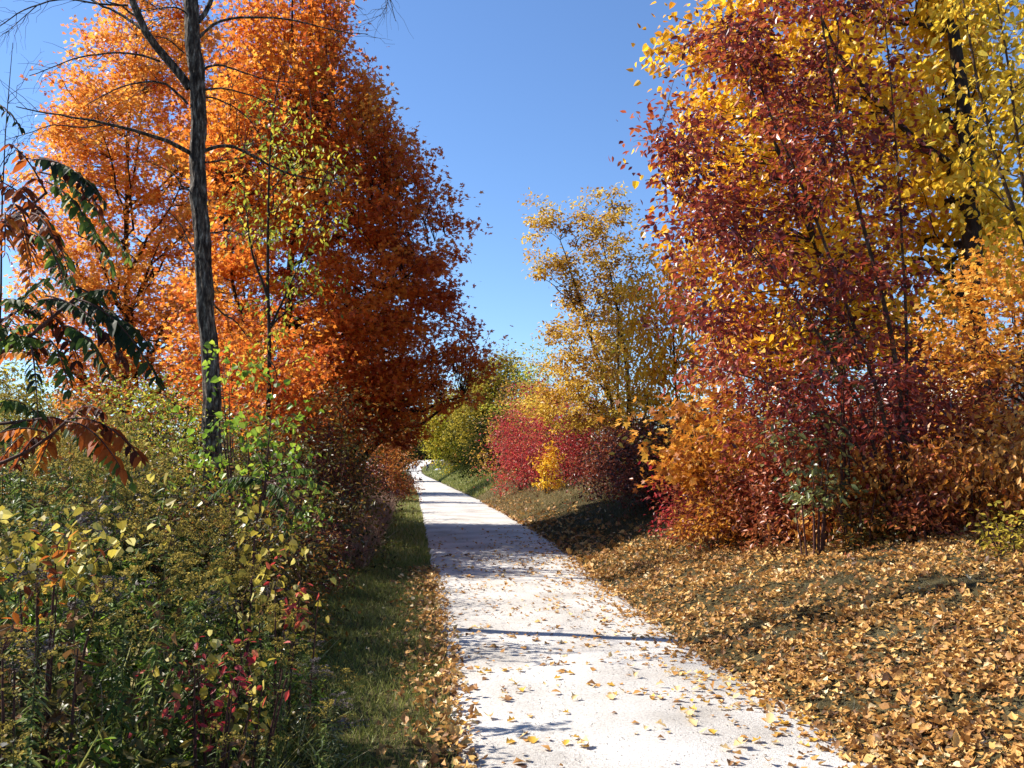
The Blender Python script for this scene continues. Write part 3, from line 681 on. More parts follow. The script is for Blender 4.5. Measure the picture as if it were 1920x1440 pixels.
# ------------------------------------------------------------------ goldenrods and asters
def weed_proto(label, H, lmat, pmat, kind, cat, group, name):
    root = empty(name, (0, 0, 0), label, cat, group)
    n = 14; t = np.linspace(0, 1, n)
    lean = rng.normal(size=2) * .1
    P = np.stack([lean[0] * t ** 2 * H, lean[1] * t ** 2 * H, t * H], 1)
    V, l, t_ = tubes([(P, np.linspace(.004, .0015, n))], 5)
    mkmesh('stem', V, l, t_, STEM_GREEN, root, smooth=True)
    k = int(75 * H); s = .08 + .8 * np.sort(rng.random(k)); PP = np.stack([np.interp(s, t, P[:, i]) for i in range(3)], 1)
    a = np.arange(k) * 2.4 + rng.normal(size=k) * .3
    T = np.stack([np.cos(a), np.sin(a), .35 - .8 * rng.random(k)], 1)
    N = np.tile([0, 0, 1.], (k, 1)) + rng.normal(size=(k, 3)) * .25
    V, l, tt_, nf = scatter(PP, T, N, (.1 - .045 * s) * (.7 + .5 * rng.random(k)), L_LANCE, .1 + .4 * rng.random(k), np.full(k, .2), wid=np.full(k, 1.15))
    mkmesh('leaves', V, l, tt_, lmat, root, v=np.repeat(np.clip(.42 + .2 * rng.normal(size=k) + .1 * (1 - s), 0, 1), nf))
    # plume: arching side sprays dotted with tiny florets
    nb = 11; bt = []; Q = []
    for i in range(nb):
        f = .78 + .22 * i / nb; b0 = np.array([np.interp(f, t, P[:, j]) for j in range(3)]); a_ = rng.random() * 6.28
        ln = (.2 * (1 - f) / .22 + .04) * (1 if kind == 'plume' else 1.2)
        b2 = b0 + [ln * math.cos(a_), ln * math.sin(a_), ln * .35]; b1 = b0 + [ln * .5 * math.cos(a_), ln * .5 * math.sin(a_), ln * .5]
        c = bez(b0[None], b1[None], b2[None], 6)[0]; bt.append((c, np.linspace(.0015, .0008, 6)))
        m_ = 34; u = .2 + .85 * rng.random(m_); Q.append(np.stack([np.interp(u, np.linspace(0, 1, 6), c[:, j]) for j in range(3)], 1) + rng.normal(size=(m_, 3)) * .006)
    Q = np.concatenate(Q)
    T, N = leaf_dirs(len(Q), None, -.6, 1)
    V, l, tt_, nf = scatter(Q, T, N, .011 * (.6 + .8 * rng.random(len(Q))), L_CLUMP)
    V2, l2, t2 = tubes(bt, 3)
    vv = np.concatenate([np.repeat(rng.random(len(Q)), nf), np.full(len(t2), .1)])
    mkmesh('flower_plume', np.concatenate([V, V2]), np.concatenate([l, l2 + len(V)]), np.concatenate([tt_, t2]), pmat, root, v=vv)
    return root
kinds = []
gl = 'green goldenrod stem with faded yellow plume in the lower left weeds'
for i in range(4): kinds.append(weed_proto(gl, .95 + .12 * i, M['weed'], M['plume'], 'plume', 'wildflower', 'goldenrods in the lower left weeds', 'goldenrod'))
al = 'grey-green aster stem gone to pale grey seed in the lower left weeds'
for i in range(2): kinds.append(weed_proto(al, .9 + .15 * i, M['grey_green'], M['plume_grey'], 'seed', 'wildflower', 'seedy asters in the lower left weeds', 'aster'))
def dry_proto(H):
    root = empty('dead_stalk', (0, 0, 0), 'dry brown dead stalk with bent side twigs in the lower left weeds', 'dead stalk', 'dead stalks in the lower left weeds')
    t = np.linspace(0, 1, 10); P = np.stack([.12 * t ** 2, .05 * np.sin(t * 5), t * H], 1)
    b = [(P, np.linspace(.004, .0015, 10))]
    for i in range(9):
        f = .3 + .65 * rng.random(); p0 = np.array([np.interp(f, t, P[:, j]) for j in range(3)]); a_ = rng.random() * 6.28; ln = .1 + .15 * rng.random()
        b.append((bez(p0[None], (p0 + [ln * .6 * math.cos(a_), ln * .6 * math.sin(a_), ln * .3])[None], (p0 + [ln * math.cos(a_), ln * math.sin(a_), ln * .5 * rng.normal()])[None], 5)[0], np.linspace(.002, .001, 5)))
    V, l, t_ = tubes(b, 4); mkmesh('stem', V, l, t_, STEM_TAN, root)
    k = 26; s = .3 + .7 * rng.random(k); PP = np.stack([np.interp(s, t, P[:, j]) for j in range(3)], 1) + rng.normal(size=(k, 3)) * .05
    T, N = leaf_dirs(k, None, .8, 1)
    V, l, tt_, nf = scatter(PP, T, N, .045 * (.5 + rng.random(k)), L_LITTER, rng.normal(size=k) * .8, rng.random(k) * 2)
    mkmesh('withered_leaves', V, l, tt_, M['litter'], root, v=np.repeat(.3 * rng.random(k), nf)); return root
def tuft_proto(H):
    root = empty('grass_tuft', (0, 0, 0), 'arching tuft of long grass in the lower left weeds', 'grass tuft', 'grass tufts in the lower left weeds')
    n = 70; T = rng.normal(size=(n, 3)) * .45; T[:, 2] = 1; N = rng.normal(size=(n, 3)); N[:, 2] *= .2
    V, l, tt_, nf = scatter(rng.normal(size=(n, 3)) * [.03, .03, 0], T, N, H * (.5 + .6 * rng.random(n)), L_BLADE, .3 + .4 * rng.random(n), wid=.016 + .012 * rng.random(n))
    mkmesh('blades', V, l, tt_, M['grass'], root, v=np.repeat(np.clip(.6 + .22 * rng.normal(size=n), 0, 1), nf)); return root
def broad_proto(H):
    root = empty('broadleaf_weed', (0, 0, 0), 'bushy weed with broader light green leaves in the lower left weeds', 'weed', 'broad-leaved weeds in the lower left')
    b = []; PP = []
    for i in range(6):
        a_ = i * 1.05 + rng.random(); e2 = np.array([.16 * math.cos(a_), .16 * math.sin(a_), H * (.6 + .4 * rng.random())])
        c = bez(np.zeros((1, 3)), (e2 * [.3, .3, .6])[None], e2[None], 8)[0]; b.append((c, np.linspace(.004, .0015, 8)))
        u = .25 + .75 * rng.random(18); PP.append(np.stack([np.interp(u, np.linspace(0, 1, 8), c[:, j]) for j in range(3)], 1))
    V, l, t_ = tubes(b, 4); mkmesh('stem', V, l, t_, STEM_GREEN, root)
    PP = np.concatenate(PP); k = len(PP); T, N = leaf_dirs(k, PP * [1, 1, 0], .25, .5)
    V, l, tt_, nf = scatter(PP, T, N, .06 * (.5 + .7 * rng.random(k)), L_OVAL, .2 * rng.random(k), np.full(k, .3))
    mkmesh('leaves', V, l, tt_, M['bright_green'] if H > .6 else M['yel_green'], root, v=np.repeat(np.clip(.15 + .15 * rng.normal(size=k), 0, 1), nf)); return root
STEM_TAN = noisemat('stem_tan', [(.3, (.1, .07, .045)), (.7, (.26, .2, .13))], 20, 4, .9, .2)
kinds += [dry_proto(.9), dry_proto(.75), tuft_proto(.5), tuft_proto(.65), broad_proto(.65), broad_proto(.5)]
def edgeL(y): return PL(y) - np.interp(y, [2, 4.8, 6.3, 8.3, 12, 20], [.3, .5, .85, 1.2, 1.6, 2.1])
used = [False] * 12
cnt = 0
while cnt < 300:
    y = 2.3 + 6.8 * rng.random() ** .85; e_ = float(edgeL(y)); lo = -.6 * y - .3
    x = lo + (e_ - lo) * rng.random() ** .95
    d = e_ - x
    ki = int(rng.choice(12, p=np.array([12, 12, 12, 12, 6, 5, 4, 4, 9, 8, 9, 7]) / 100.))
    hmax = np.clip(.32 + .8 * d, .32, 1.2) * float(np.interp(y, [2.3, 3.2, 5, 9], [.55, .74, .98, 1.0]))
    k0 = kinds[ki]
    o = k0 if not used[ki] else copy_tree(k0)
    used[ki] = True
    o.location = (x, y, float(G(x, y)) - .01)
    s = hmax * (.85 + .3 * rng.random())
    o.scale = (max(s, .6), max(s, .6), s); o.rotation_euler = (rng.normal() * .08, rng.normal() * .08 + .05, rng.random() * 6.28)
    cnt += 1

# ------------------------------------------------------------------ right side
# background yellow tree
D = 14.5
out = [(-260, 1400, 1900), (-120, 1310, 2050), (0, 1275, 2080), (130, 1262, 2120), (240, 1245, 2120), (340, 1262, 2100), (450, 1290, 2060), (560, 1310, 2000), (660, 1340, 1960)]
e = env_px(out, D, .55); e['cy'] = D + 1.5
b0 = gp(1835, D)
tr = [([b0, at(1832, 700, D), at(1826, 500, D), at(1815, 330, D), at(1802, 200, D), at(1790, 60, D), at(1780, -150, D)], .22, .06),
      ([at(1815, 330, D), at(1700, 250, D - .3), at(1580, 120, D - .5), at(1500, -50, D - .6)], .06, .012),
      ([gp(1590, D + .6), at(1575, 640, D + .6), at(1560, 540, D + .6), at(1500, 380, D), at(1420, 200, D), at(1360, 60, D)], .1, .012)]
plant('yellow_tree', 'tall tree with bright yellow leaves and thick dark trunk at the upper right', 'tree', b0, e, tr, 820, 28000, .125, M['yellow'], L_HEART,
      nlimb=34, sig=.21, flat=.8, droop=.8, tilt=1.0, asc=.5, limb_r=.03, twig_r=.009, shell=.5, gap=.8, gs=.8, vclump=.14, vleaf=.2, vbias=.04, k=(.1, .3),
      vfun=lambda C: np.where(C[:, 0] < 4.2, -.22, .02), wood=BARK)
# maroon ash
D = 10.5
out = [(-160, 1360, 1640), (-60, 1330, 1740), (0, 1300, 1745), (120, 1262, 1740), (240, 1222, 1735), (350, 1200, 1730), (480, 1210, 1730), (600, 1230, 1750), (700, 1275, 1800), (790, 1330, 1800), (850, 1400, 1750)]
e = env_px(out, D, .75)
b0 = gp(1690, D)
tr = [([b0, at(1695, 780, D), at(1680, 660, D), at(1650, 540, D), at(1612, 400, D), at(1575, 250, D), at(1548, 100, D), at(1530, -60, D)], .036, .01),
      ([b0 + [-.05, 0, 0], at(1660, 760, D), at(1612, 640, D), at(1560, 500, D), at(1510, 350, D), at(1440, 220, D), at(1400, 60, D)], .03, .008),
      ([b0 + [-.1, .05, 0], at(1620, 760, D), at(1540, 640, D), at(1470, 520, D), at(1380, 430, D), at(1290, 380, D)], .024, .006),
      ([b0 + [.05, 0, 0], at(1700, 760, D), at(1700, 600, D), at(1690, 430, D), at(1680, 250, D), at(1660, 50, D)], .026, .007),
      ([b0 + [-.1, -.05, 0], at(1600, 810, D), at(1480, 730, D), at(1350, 690, D), at(1270, 680, D)], .02, .005)]
plant('ash_tree', 'multi-stemmed tree with dark maroon leaves leaning over the right bank', 'tree', b0, e, tr, 500, 16500, .088, M['ash_maroon'], L_OVAL,
      nlimb=34, sig=.13, flat=.6, droop=.55, asc=.8, limb_r=.014, twig_r=.0045, shell=.55, gap=.85, gs=1.2, vclump=.22, vleaf=.18, wood=BARK_PALE, outw=1.0, tail=.75, vfun=lambda C: np.where(C[:, 0] < 3.2, .04, -.03))
# yellow tree with hanging leaves at the right edge
D = 9.5; b0 = gp(2010, D)
tr = [([b0, at(1990, 700, D), at(1940, 500, D), at(1900, 400, D), at(1860, 280, D), at(1830, 150, D), at(1800, -30, D)], .035, .01),
      ([at(1990, 700, D), at(1935, 480, D), at(1910, 280, D), at(1890, 120, D), at(1860, -60, D)], .025, .008)]
e = env_px([(-100, 1780, 1950), (0, 1770, 1990), (150, 1780, 2050), (300, 1800, 2080), (420, 1840, 2080), (520, 1880, 2080)], D, .8)
plant('yellow_sapling', 'leaning pale-stemmed sapling with hanging yellow leaves at the right edge', 'tree', b0, e, tr, 110, 1900, .1, M['yellow'], L_OVAL,
      nlimb=14, sig=.16, droop=1.0, asc=.9, limb_r=.014, twig_r=.005, gap=.6, vbias=.22, wood=BARK_PALE)
# golden orange small maple at right
D = 12; b0 = gp(1930, D)
tr = [([b0, at(1920, 700, D), at(1900, 580, D), at(1880, 480, D)], .03, .008)]
e = env_px([(440, 1880, 1990), (500, 1790, 2040), (560, 1730, 2080), (620, 1690, 2090), (680, 1700, 2080), (720, 1760, 2060)], D, .9)
plant('small_maple', 'small golden-orange maple below the yellow tree trunk at the right edge', 'tree', b0, e, tr, 190, 5200, .085, M['orange_gold'], L_MAPLE,
      nlimb=14, sig=.22, asc=.5, gap=.8, vbias=.05, vclump=.2, twig_r=.006)
# thin gold tree by the red bushes
D = 26; b0 = gp(1180, D)
tr = [([b0, at(1150, 760, D), at(1112, 650, D), at(1090, 570, D), at(1066, 495, D), at(1050, 450, D)], .09, .012),
      ([b0 + [.1, .1, 0], at(1178, 700, D), at(1165, 620, D), at(1150, 540, D), at(1130, 450, D)], .1, .012),
      ([b0 + [-.05, .1, 0], at(1162, 800, D), at(1158, 700, D), at(1160, 600, D), at(1163, 520, D)], .06, .01),
      ([b0 + [.1, 0, 0], at(1205, 790, D), at(1228, 700, D), at(1205, 560, D)], .05, .01),
      ([b0, at(1130, 790, D), at(1090, 742, D), at(1030, 760, D)], .04, .008)]
C = np.concatenate([
    sample_env(env_px([(370, 985, 1020), (400, 985, 1050), (470, 985, 1080), (530, 990, 1080)], D, .8), 34, gap=.6, gs=1.4, seed=1),
    sample_env(env_px([(330, 1145, 1175), (380, 1090, 1190), (430, 1040, 1215), (500, 1050, 1220), (560, 1050, 1230)], D, .8), 95, gap=.7, gs=1.4, seed=3),
    sample_env(env_px([(590, 1015, 1230), (650, 1000, 1250), (700, 1000, 1260), (760, 985, 1250), (800, 1020, 1200)], D, .8), 230, gap=.4, gs=1.2, seed=5),
    sample_env(env_px([(540, 1040, 1230), (600, 1020, 1230)], D, .8), 45, gap=.5, gs=1.4, seed=4)])
plant('locust_tree', 'thin multi-stemmed tree with airy golden-brown leaves right of the path', 'tree', b0, e, tr, 0, 20000, .115, M['gold_brown'], L_OVAL,
      nlimb=44, sig=.15, droop=.3, asc=1.0, limb_r=.016, twig_r=.006, C=C, vbias=.07, vclump=.22, tail=.5)
plant('yellow_sapling', 'greenish-yellow sapling between the thin gold tree and the maroon tree', 'tree', gp(1285, 19), env_px([(450, 1250, 1300), (520, 1190, 1330), (600, 1160, 1340), (680, 1160, 1340), (760, 1190, 1320)], 19, .8),
      [([gp(1285, 19), at(1265, 700, 19), at(1262, 560, 19)], .05, .01)], 190, 5200, .11, M['yellow'], L_OVAL, nlimb=14, droop=1.3, asc=.9, vbias=-.18, sig=.25, gap=.5, vclump=.2, twig_r=.006)
shrub('crimson bush reaching left at the foot of the thin gold tree', 1070, 33, 2.6, 728, M['burning'], 17000, .095, seed=41, sig=.3)
shrub('feathery crimson branches overhanging the grassy bank', 980, 36, 1.3, 765, M['burning'], 5600, .1, seed=42, gap=.6)
shrub('dark red bush in the shadow right of the thin gold tree trunks', 1180, 24, 1.35, 790, M['brown_red'], 9000, .08, seed=43)
shrub('small bright yellow bush in front of the crimson bush', 1030, 30.5, .55, 828, M['yellow'], 1000, .11, seed=44, vbias=-.05, ncl=40, gap=.6)
shrub('bronze-leaved bush behind the crimson bush', 1010, 44, 2.5, 720, M['gold_brown'], 8000, .13, seed=45, vbias=-.2)
shrub('red-brown bush filling the dark gap left of the orange maple sapling', 1250, 19, 1.5, 790, M['brown_red'], 8000, .075, seed=46, vbias=-.12)
shrub('orange-yellow maple sapling under the left of the maroon tree', 1345, 13.2, 1.1, 705, M['orange_gold'], 2200, .12, L_MAPLE, seed=47, vbias=-.16, gap=.9, ncl=95, bottom=905, rag=.42, name='maple_sapling', cat='tree', sig=.17)
shrub('low scarlet shrub at the left end of the right bank', 1290, 14, .55, 862, M['burning'], 1500, .07, seed=48, vbias=-.15)
shrub('red-leaved shrub below the orange maple sapling', 1400, 12.6, .95, 855, M['brown_red'], 5600, .07, seed=49, vbias=.28)
shrub('brick-red shrub below the grey-green sprigs', 1520, 11.6, 1.0, 845, M['brown_red'], 6200, .07, seed=50, vbias=.3)
shrub('maroon bush around the stems of the maroon tree', 1590, 12.2, 1.6, 700, M['ash_maroon'], 8500, .085, seed=51, vbias=-.02, sig=.25)
shrub('dark russet bush right of the maroon tree stems', 1770, 12, 1.4, 675, M['brown_red'], 8500, .08, seed=52, vbias=-.08, sig=.22)
shrub('orange shrub with hanging leaves right of the brick-red shrub', 1670, 10.8, .9, 830, M['orange_brown'], 3800, .085, seed=53, droop=1.0, vbias=.25, gap=.9, ncl=90, rag=.4)
shrub('copper shrub with hanging leaves at the right edge of the bank', 1820, 10.2, 1.1, 800, M['orange_brown'], 3800, .085, seed=54, droop=1.0, vbias=.15, gap=.9, ncl=95, rag=.4)
shrub('rust shrub at the right edge in front of the white building', 1945, 10, .8, 810, M['orange_brown'], 2200, .08, seed=55, droop=1.0, vbias=.15, gap=.9, rag=.4)
shrub('low copper and gold shrub between the scarlet shrub and the red-leaved shrub', 1345, 12.2, .5, 900, M['orange_gold'], 1300, .07, seed=64, vbias=-.15, rag=.4)
shrub('crimson-tinged low shrub in front of the copper shrub', 1740, 9.9, .5, 885, M['brown_red'], 1500, .065, seed=65, vbias=.28, rag=.4)
shrub('dull olive low shrub at the foot of the orange shrub', 1610, 10.2, .4, 905, M['olive'], 1100, .06, seed=66, vbias=.15, rag=.4)
shrub('straggly gold-leaved shrub rising beside the dark russet bush', 1850, 10.8, .7, 720, M['orange_gold'], 1500, .085, seed=67, vbias=-.05, rag=.45, gap=.8)
shrub('sprigs of grey-green leaves in front of the maroon bush', 1520, 10.4, .5, 760, M['grey_green'], 520, .085, seed=56, bottom=960, ncl=40, gap=.6, vbias=.05)
shrub('dark green sprigs left of the maroon tree stems', 1565, 10.6, .35, 560, M['grey_green'], 360, .08, seed=57, bottom=740, ncl=26, gap=.5, vbias=-.25)
shrub('small yellow-green weed at the right edge of the leafy bank', 1895, 8.6, .35, 955, M['gold_olive'], 420, .06, seed=58, vbias=.12)
shrub('gold bush behind the maroon tree, seen through its lower leaves', 1480, 16.5, 2.0, 640, M['gold_brown'], 7000, .11, seed=59, vbias=.12, sig=.3)
shrub('pale gold bush behind the yellow tree trunk', 1740, 18, 2.2, 690, M['gold_brown'], 7500, .12, seed=60, vbias=.05, sig=.3)
shrub('olive bush beyond the thin gold tree', 1230, 32, 2.8, 740, M['olive'], 6500, .14, seed=61, vbias=.05)
shrub('olive-brown bush behind the orange maple sapling', 1350, 20, 2.0, 740, M['olive'], 7000, .11, seed=62, vbias=.1)
shrub('brown bush far right behind the copper shrub', 1960, 15, 1.5, 760, M['olive'], 4500, .1, seed=63, vbias=.2)

# ---- distance, right of path
D = 92; b0 = gp(872, D)
plant('tree', 'rounded yellow tree hanging over the bend of the path', 'tree', b0,
      env_px([(733, 835, 880), (755, 803, 900), (795, 783, 915), (825, 785, 920), (850, 803, 918), (872, 828, 912), (888, 850, 900)], D, .8),
      [([b0, at(868, 850, D), at(855, 800, D), at(850, 750, D)], .14, .03), ([b0, at(880, 840, D), at(900, 790, D)], .1, .03)],
      600, 17000, .27, M['yel_green'], L_OVAL, nlimb=16, sig=.5, vbias=.25, gap=.3, gs=.5, vclump=.2)
shrub('taller yellow-green tree behind the rounded yellow tree', 930, 75, 3.3, 668, M['gold_olive'], 24000, .25, seed=71, name='tree', cat='tree', vbias=.0, rag=.14, sig=.42, wood=BARK, bottom=840)
shrub('dark evergreen-looking bush coloured darkest for the shade above the grass mound', 940, 56, 2.4, 785, M['far_green'], 11000, .17, seed=72, vbias=-.1)  # both mound bushes take the darkest leaf colour to imitate shade
shrub('dark green bush right of the shaded bush on the grass mound', 1000, 50, 1.9, 805, M['far_green'], 8000, .15, seed=73, vbias=-.1)
shrub('yellow-topped tree behind the crimson bush', 1010, 66, 3.2, 700, M['yel_green'], 9000, .22, seed=74, name='tree', cat='tree', vbias=.05, sig=.45, wood=BARK)
shrub('small round green bush beside the far sign', 823, 178, .9, 862, M['green'], 900, .25, seed=75)
# ---- far woods
n = 60000
fx = -260 + 560 * rng.random(n); fy = 318 + 26 * rng.random(n); hh = 11 + 3.5 * np.sin(fx * .11) + 2.2 * np.sin(fx * .29 + 1) + 1.5 * np.sin(fx * .71)
fz = G(fx, fy) + hh * rng.random(n) ** .8
T, N = leaf_dirs(n, None, .2, 1.2)
V, l, tt_, nf = scatter(np.stack([fx, fy, fz], 1), T, N, .9 * (.6 + .8 * rng.random(n)), L_CLUMP)
tag(mkmesh('distant_woods', V, l, tt_, M['far_green'], v=np.repeat(np.clip(.45 + .3 * np.sin(fx * .17) + .2 * rng.normal(size=n), 0, 1), nf)),
    'dark wood closing the view beyond the pale gravel lot', 'woodland', kind='stuff')
for i, (px, lab, mt) in enumerate(((790, 'dark green tree left of the gap above the far gravel lot', 'green'), (812, 'olive tree in the middle of the gap above the far gravel lot', 'olive'), (760, 'dark tree behind the two walkers, left of the far gap', 'green'))):
    shrub(lab, px, 305, 5.5, 800 - 6 * i, M[mt], 3500, .8, L_CLUMP, seed=80 + i, name='tree', cat='tree', vbias=-.1, sig=.9, wood=BARK)

# ------------------------------------------------------------------ leaf litter, grass, stones
def litter_obj(name, x, y, z, label, cat, size=.075, mat='litter', tilt=.55, vb=0, kk=(.35, .9)):
    n = len(x)
    T = rng.normal(size=(n, 3)); T[:, 2] *= .16; N = rng.normal(size=(n, 3)) * tilt; N[:, 2] += 1
    sz = size * np.clip(np.exp(rng.normal(size=n) * .38), .4, 1.6)
    v = np.clip(.47 + vb + .24 * rng.normal(size=n) + .08 * wob(x, y, 2.3, 6), 0, 1)
    kb = rng.normal(size=n) * kk[0]; kc = rng.normal(size=n) * .3 + kk[1] * rng.random(n)
    h_ = n // 2; P = np.stack([x, y, z], 1)
    a = scatter(P[:h_], T[:h_], N[:h_], sz[:h_], L_LITTER, kb[:h_], kc[:h_]); b = scatter(P[h_:], T[h_:], N[h_:], sz[h_:], L_LITTER2, kb[h_:], kc[h_:])
    return tag(mkmesh(name, np.concatenate([a[0], b[0]]), np.concatenate([a[1], b[1] + len(a[0])]), np.concatenate([a[2], b[2]]), M[mat],
               v=np.concatenate([np.repeat(v[:h_], a[3]), np.repeat(v[h_:], b[3])])), label, cat, kind='stuff')

def pts(n, y0, y1, xf, yp_=1.0):
    y = y0 + (y1 - y0) * rng.random(n) ** yp_
    return xf(y, n), y
# right bank
x, y = pts(98000, 3.2, 17, lambda y, n: PR(y) - .45 + (np.minimum(.62 * y + 1.2, 7.5) - PR(y)) * rng.random(n), .9)
dr = x - PR(y)
keep = (rng.random(len(x)) < sst((dr + .5) / .75)) & (rng.random(len(x)) < .5 + .45 * wob(x, y, 3.2, 2) + .4 * wob(x, y, 9, 3) + .12 * wob(x, y, 1.1, 7)) & (rng.random(len(x)) < 1 - .75 * sst((y - 13) / 3))
x, y = x[keep], y[keep]
litter_obj('leaf_litter', x, y, G(x, y) + .02 + .035 * rng.random(len(x)) * sst((x - PR(y) + .1) / .3), 'thick layer of fallen orange-brown leaves on the right bank', 'fallen leaves', .042, tilt=.34, kk=(.4, 1.2))
x, y = pts(2600, 13, 40, lambda y, n: PR(y) - .1 + 1.2 * np.abs(rng.normal(size=n)) * .6)
litter_obj('leaf_litter', x, y, G(x, y) + .02, 'russet line of fallen leaves along the far right edge of the path', 'fallen leaves', .085, vb=-.1)
# left verge
x, y = pts(2300, 3.0, 14, lambda y, n: PL(y) + .1 - np.abs(rng.normal(size=n) * .22) + .05 * rng.normal(size=n))
litter_obj('leaf_litter', x, y, G(x, y) + .03 + .05 * rng.random(len(x)), 'fallen brown and yellow leaves along the left grass edge of the path', 'fallen leaves', .04, tilt=.5, kk=(.45, 1.3))
# leaves on the path, thickening towards the right edge
def path_leaves(n, y0, y1, p):
    y = y0 + (y1 - y0) * rng.random(n) ** p
    u = np.where(rng.random(n) < .5, rng.random(n), 1 - np.abs(rng.normal(size=n)) * .22); u = np.clip(u, .01, .995)
    x = PL(y) + (PR(y) - PL(y)) * u
    return x, y
x, y = path_leaves(2500, 3.4, 24, .8)
k_ = rng.random(len(x)) < 1.1 - sst((y - 9) / 14) * 1.02
x, y = x[k_], y[k_]
x = np.concatenate([x] + [x[:450] + rng.normal(size=450) * .08 for _ in range(2)]); y = np.concatenate([y] + [y[:450] + rng.normal(size=450) * .08 for _ in range(2)])
o = np.argsort(y)
near, rest = o[200:500], np.concatenate([o[:200], o[500:]])
ok = x[rest] < PR(y[rest])
rest = rest[ok]
litter_obj('path_leaves', x[rest], y[rest], pathz(x[rest], y[rest]) + .006, 'scattered dry leaves on the pale gravel path beyond the nearest ones', 'fallen leaves', .045, vb=.03, tilt=.2, kk=(.25, 1.0))
protos = []
labs = ['curled brown leaf lying on the near pale gravel path', 'tan dry leaf lying on the near pale gravel path', 'orange dry leaf lying on the near pale gravel path', 'yellow leaf lying on the near pale gravel path']
for i in range(12):
    c = i % 4
    V, l, tt_, nf = scatter(np.zeros((1, 3)) - [0, .03, 0], np.array([[0, 1., 0]]), np.array([[.1 * rng.normal(), .1 * rng.normal(), 1.]]), .06, L_LITTER2 if i % 2 else L_LITTER, rng.normal(size=1) * .25, .3 + rng.random(1) * .9)
    V[:, 2] -= V[:, 2].min() - .002
    me = mkmesh('fallen_leaf', V, l, tt_, M['fallen_yellow'] if c == 3 else M['litter'], v=np.full(nf, [.18, .85, .5, .6][c]), smooth=True)
    tag(me, labs[c], 'leaf', ['brown', 'tan', 'orange', 'yellow'][c] + ' leaves on the near path'); protos.append(me)
for j, i in enumerate(near):
    c = j % 12 if j < 12 else int(rng.choice(12, p=np.array([.05, .1, .1, .083333] * 3) / np.sum([.05, .1, .1, .083333] * 3)))
    o_ = protos[c] if j < 12 else protos[c].copy()
    if j >= 12: COL.objects.link(o_)
    s = .5 + .75 * rng.random()
    o_.location = (float(min(x[i], PR(y[i]) - .02)), float(y[i]), float(pathz(x[i], y[i])) + .002); o_.scale = (s * (.8 + .4 * rng.random()), s, s)
    o_.rotation_euler = (rng.normal() * .1, rng.normal() * .1, rng.random() * 6.28)

def grass(name, label, x, y, hgt, mat, vb=0, lean=.45, wd=.05, z=None, clump=None):
    n = len(x)
    T = rng.normal(size=(n, 3)) * lean; T[:, 2] = 1
    N = rng.normal(size=(n, 3)); N[:, 2] *= .2
    z = G(x, y) - .01 if z is None else z
    sz = hgt * (.45 + .8 * rng.random(n))
    V, l, tt_, nf = scatter(np.stack([x, y, z], 1), T, N, sz, L_BLADE, rng.normal(size=n) * .3, wid=wd * (.7 + .6 * rng.random(n)))
    v = np.clip(.45 + vb + .12 * wob(x, y, 2.1, 9) + .2 * rng.normal(size=n), 0, 1)
    return tag(mkmesh(name, V, l, tt_, M[mat], v=np.repeat(v, nf)), label, 'grass', kind='stuff')
x, y = pts(85000, 2.6, 16, lambda y, n: PL(y) + .03 - np.abs(rng.random(n)) ** .8 * np.interp(y, [3, 8, 14], [1.2, 1.8, 2.3]), .9)
k_ = rng.random(len(x)) < .75 + .35 * wob(x, y, 4, 1)
grass('verge_grass', 'green grass on the left verge of the path', x[k_], y[k_], .09, 'grass', vb=.12, wd=.05, lean=.6)
x, y = pts(38000, 15, 60, lambda y, n: PL(y) + .02 - rng.random(n) * 2.2, 1.3)
grass('verge_grass', 'grass coloured paler as if sunlit along the far left verge', x, y, .13, 'grass', vb=.2, wd=.12)  # blade colour lifted in place of sunlight on the verge
x, y = pts(30000, 14, 32, lambda y, n: PL(y) - .95 - rng.random(n) ** .8 * 2.1)
grass('seed_grass', 'tall pinkish dry grass in front of the russet bush on the left', x, y, .62, 'grass_pink', vb=.12, wd=.022, lean=.3)
x, y = pts(130000, 3.2, 16, lambda y, n: PR(y) + .02 + (np.minimum(.62 * y + 1.2, 7.5) - PR(y)) * rng.random(n))
k_ = rng.random(len(x)) < .4 - .6 * wob(x, y, 3.2, 2) - .35 * wob(x, y, 9, 3)
grass('bank_grass', 'thin grey-green grass tufts poking through the leaves on the right bank', x[k_], y[k_], .075, 'grass_grey', vb=.0, wd=.04, lean=1.0)
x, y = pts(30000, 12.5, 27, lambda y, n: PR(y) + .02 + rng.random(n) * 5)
grass('bank_grass', 'grass and soil darkened in colour for the deep shade under the right trees', x, y, .11, 'grass_painted_shade', vb=.0, wd=.06)  # shadow pool deepened by darker blade colour on this stretch only
x, y = pts(40000, 26, 50, lambda y, n: PR(y) + .02 + rng.random(n) * 4.5, 1.2)
grass('bank_grass', 'dry olive grass on the right bank in front of the crimson bush', x, y, .14, 'grass_dry', vb=.0, wd=.08)
x, y = pts(60000, 44, 110, lambda y, n: PR(y) + .02 + rng.random(n) * 8, 1.2)
grass('mound_grass', 'bright green grass on the mound below the dark bushes', x, y, .24, 'grass', vb=.12, wd=.16)
x, y = pts(26000, 105, 215, lambda y, n: PR(y) + .1 + rng.random(n) * 16)
grass('far_grass', 'pale green grass beside the far end of the path', x, y, .4, 'grass', vb=.15, wd=.3)
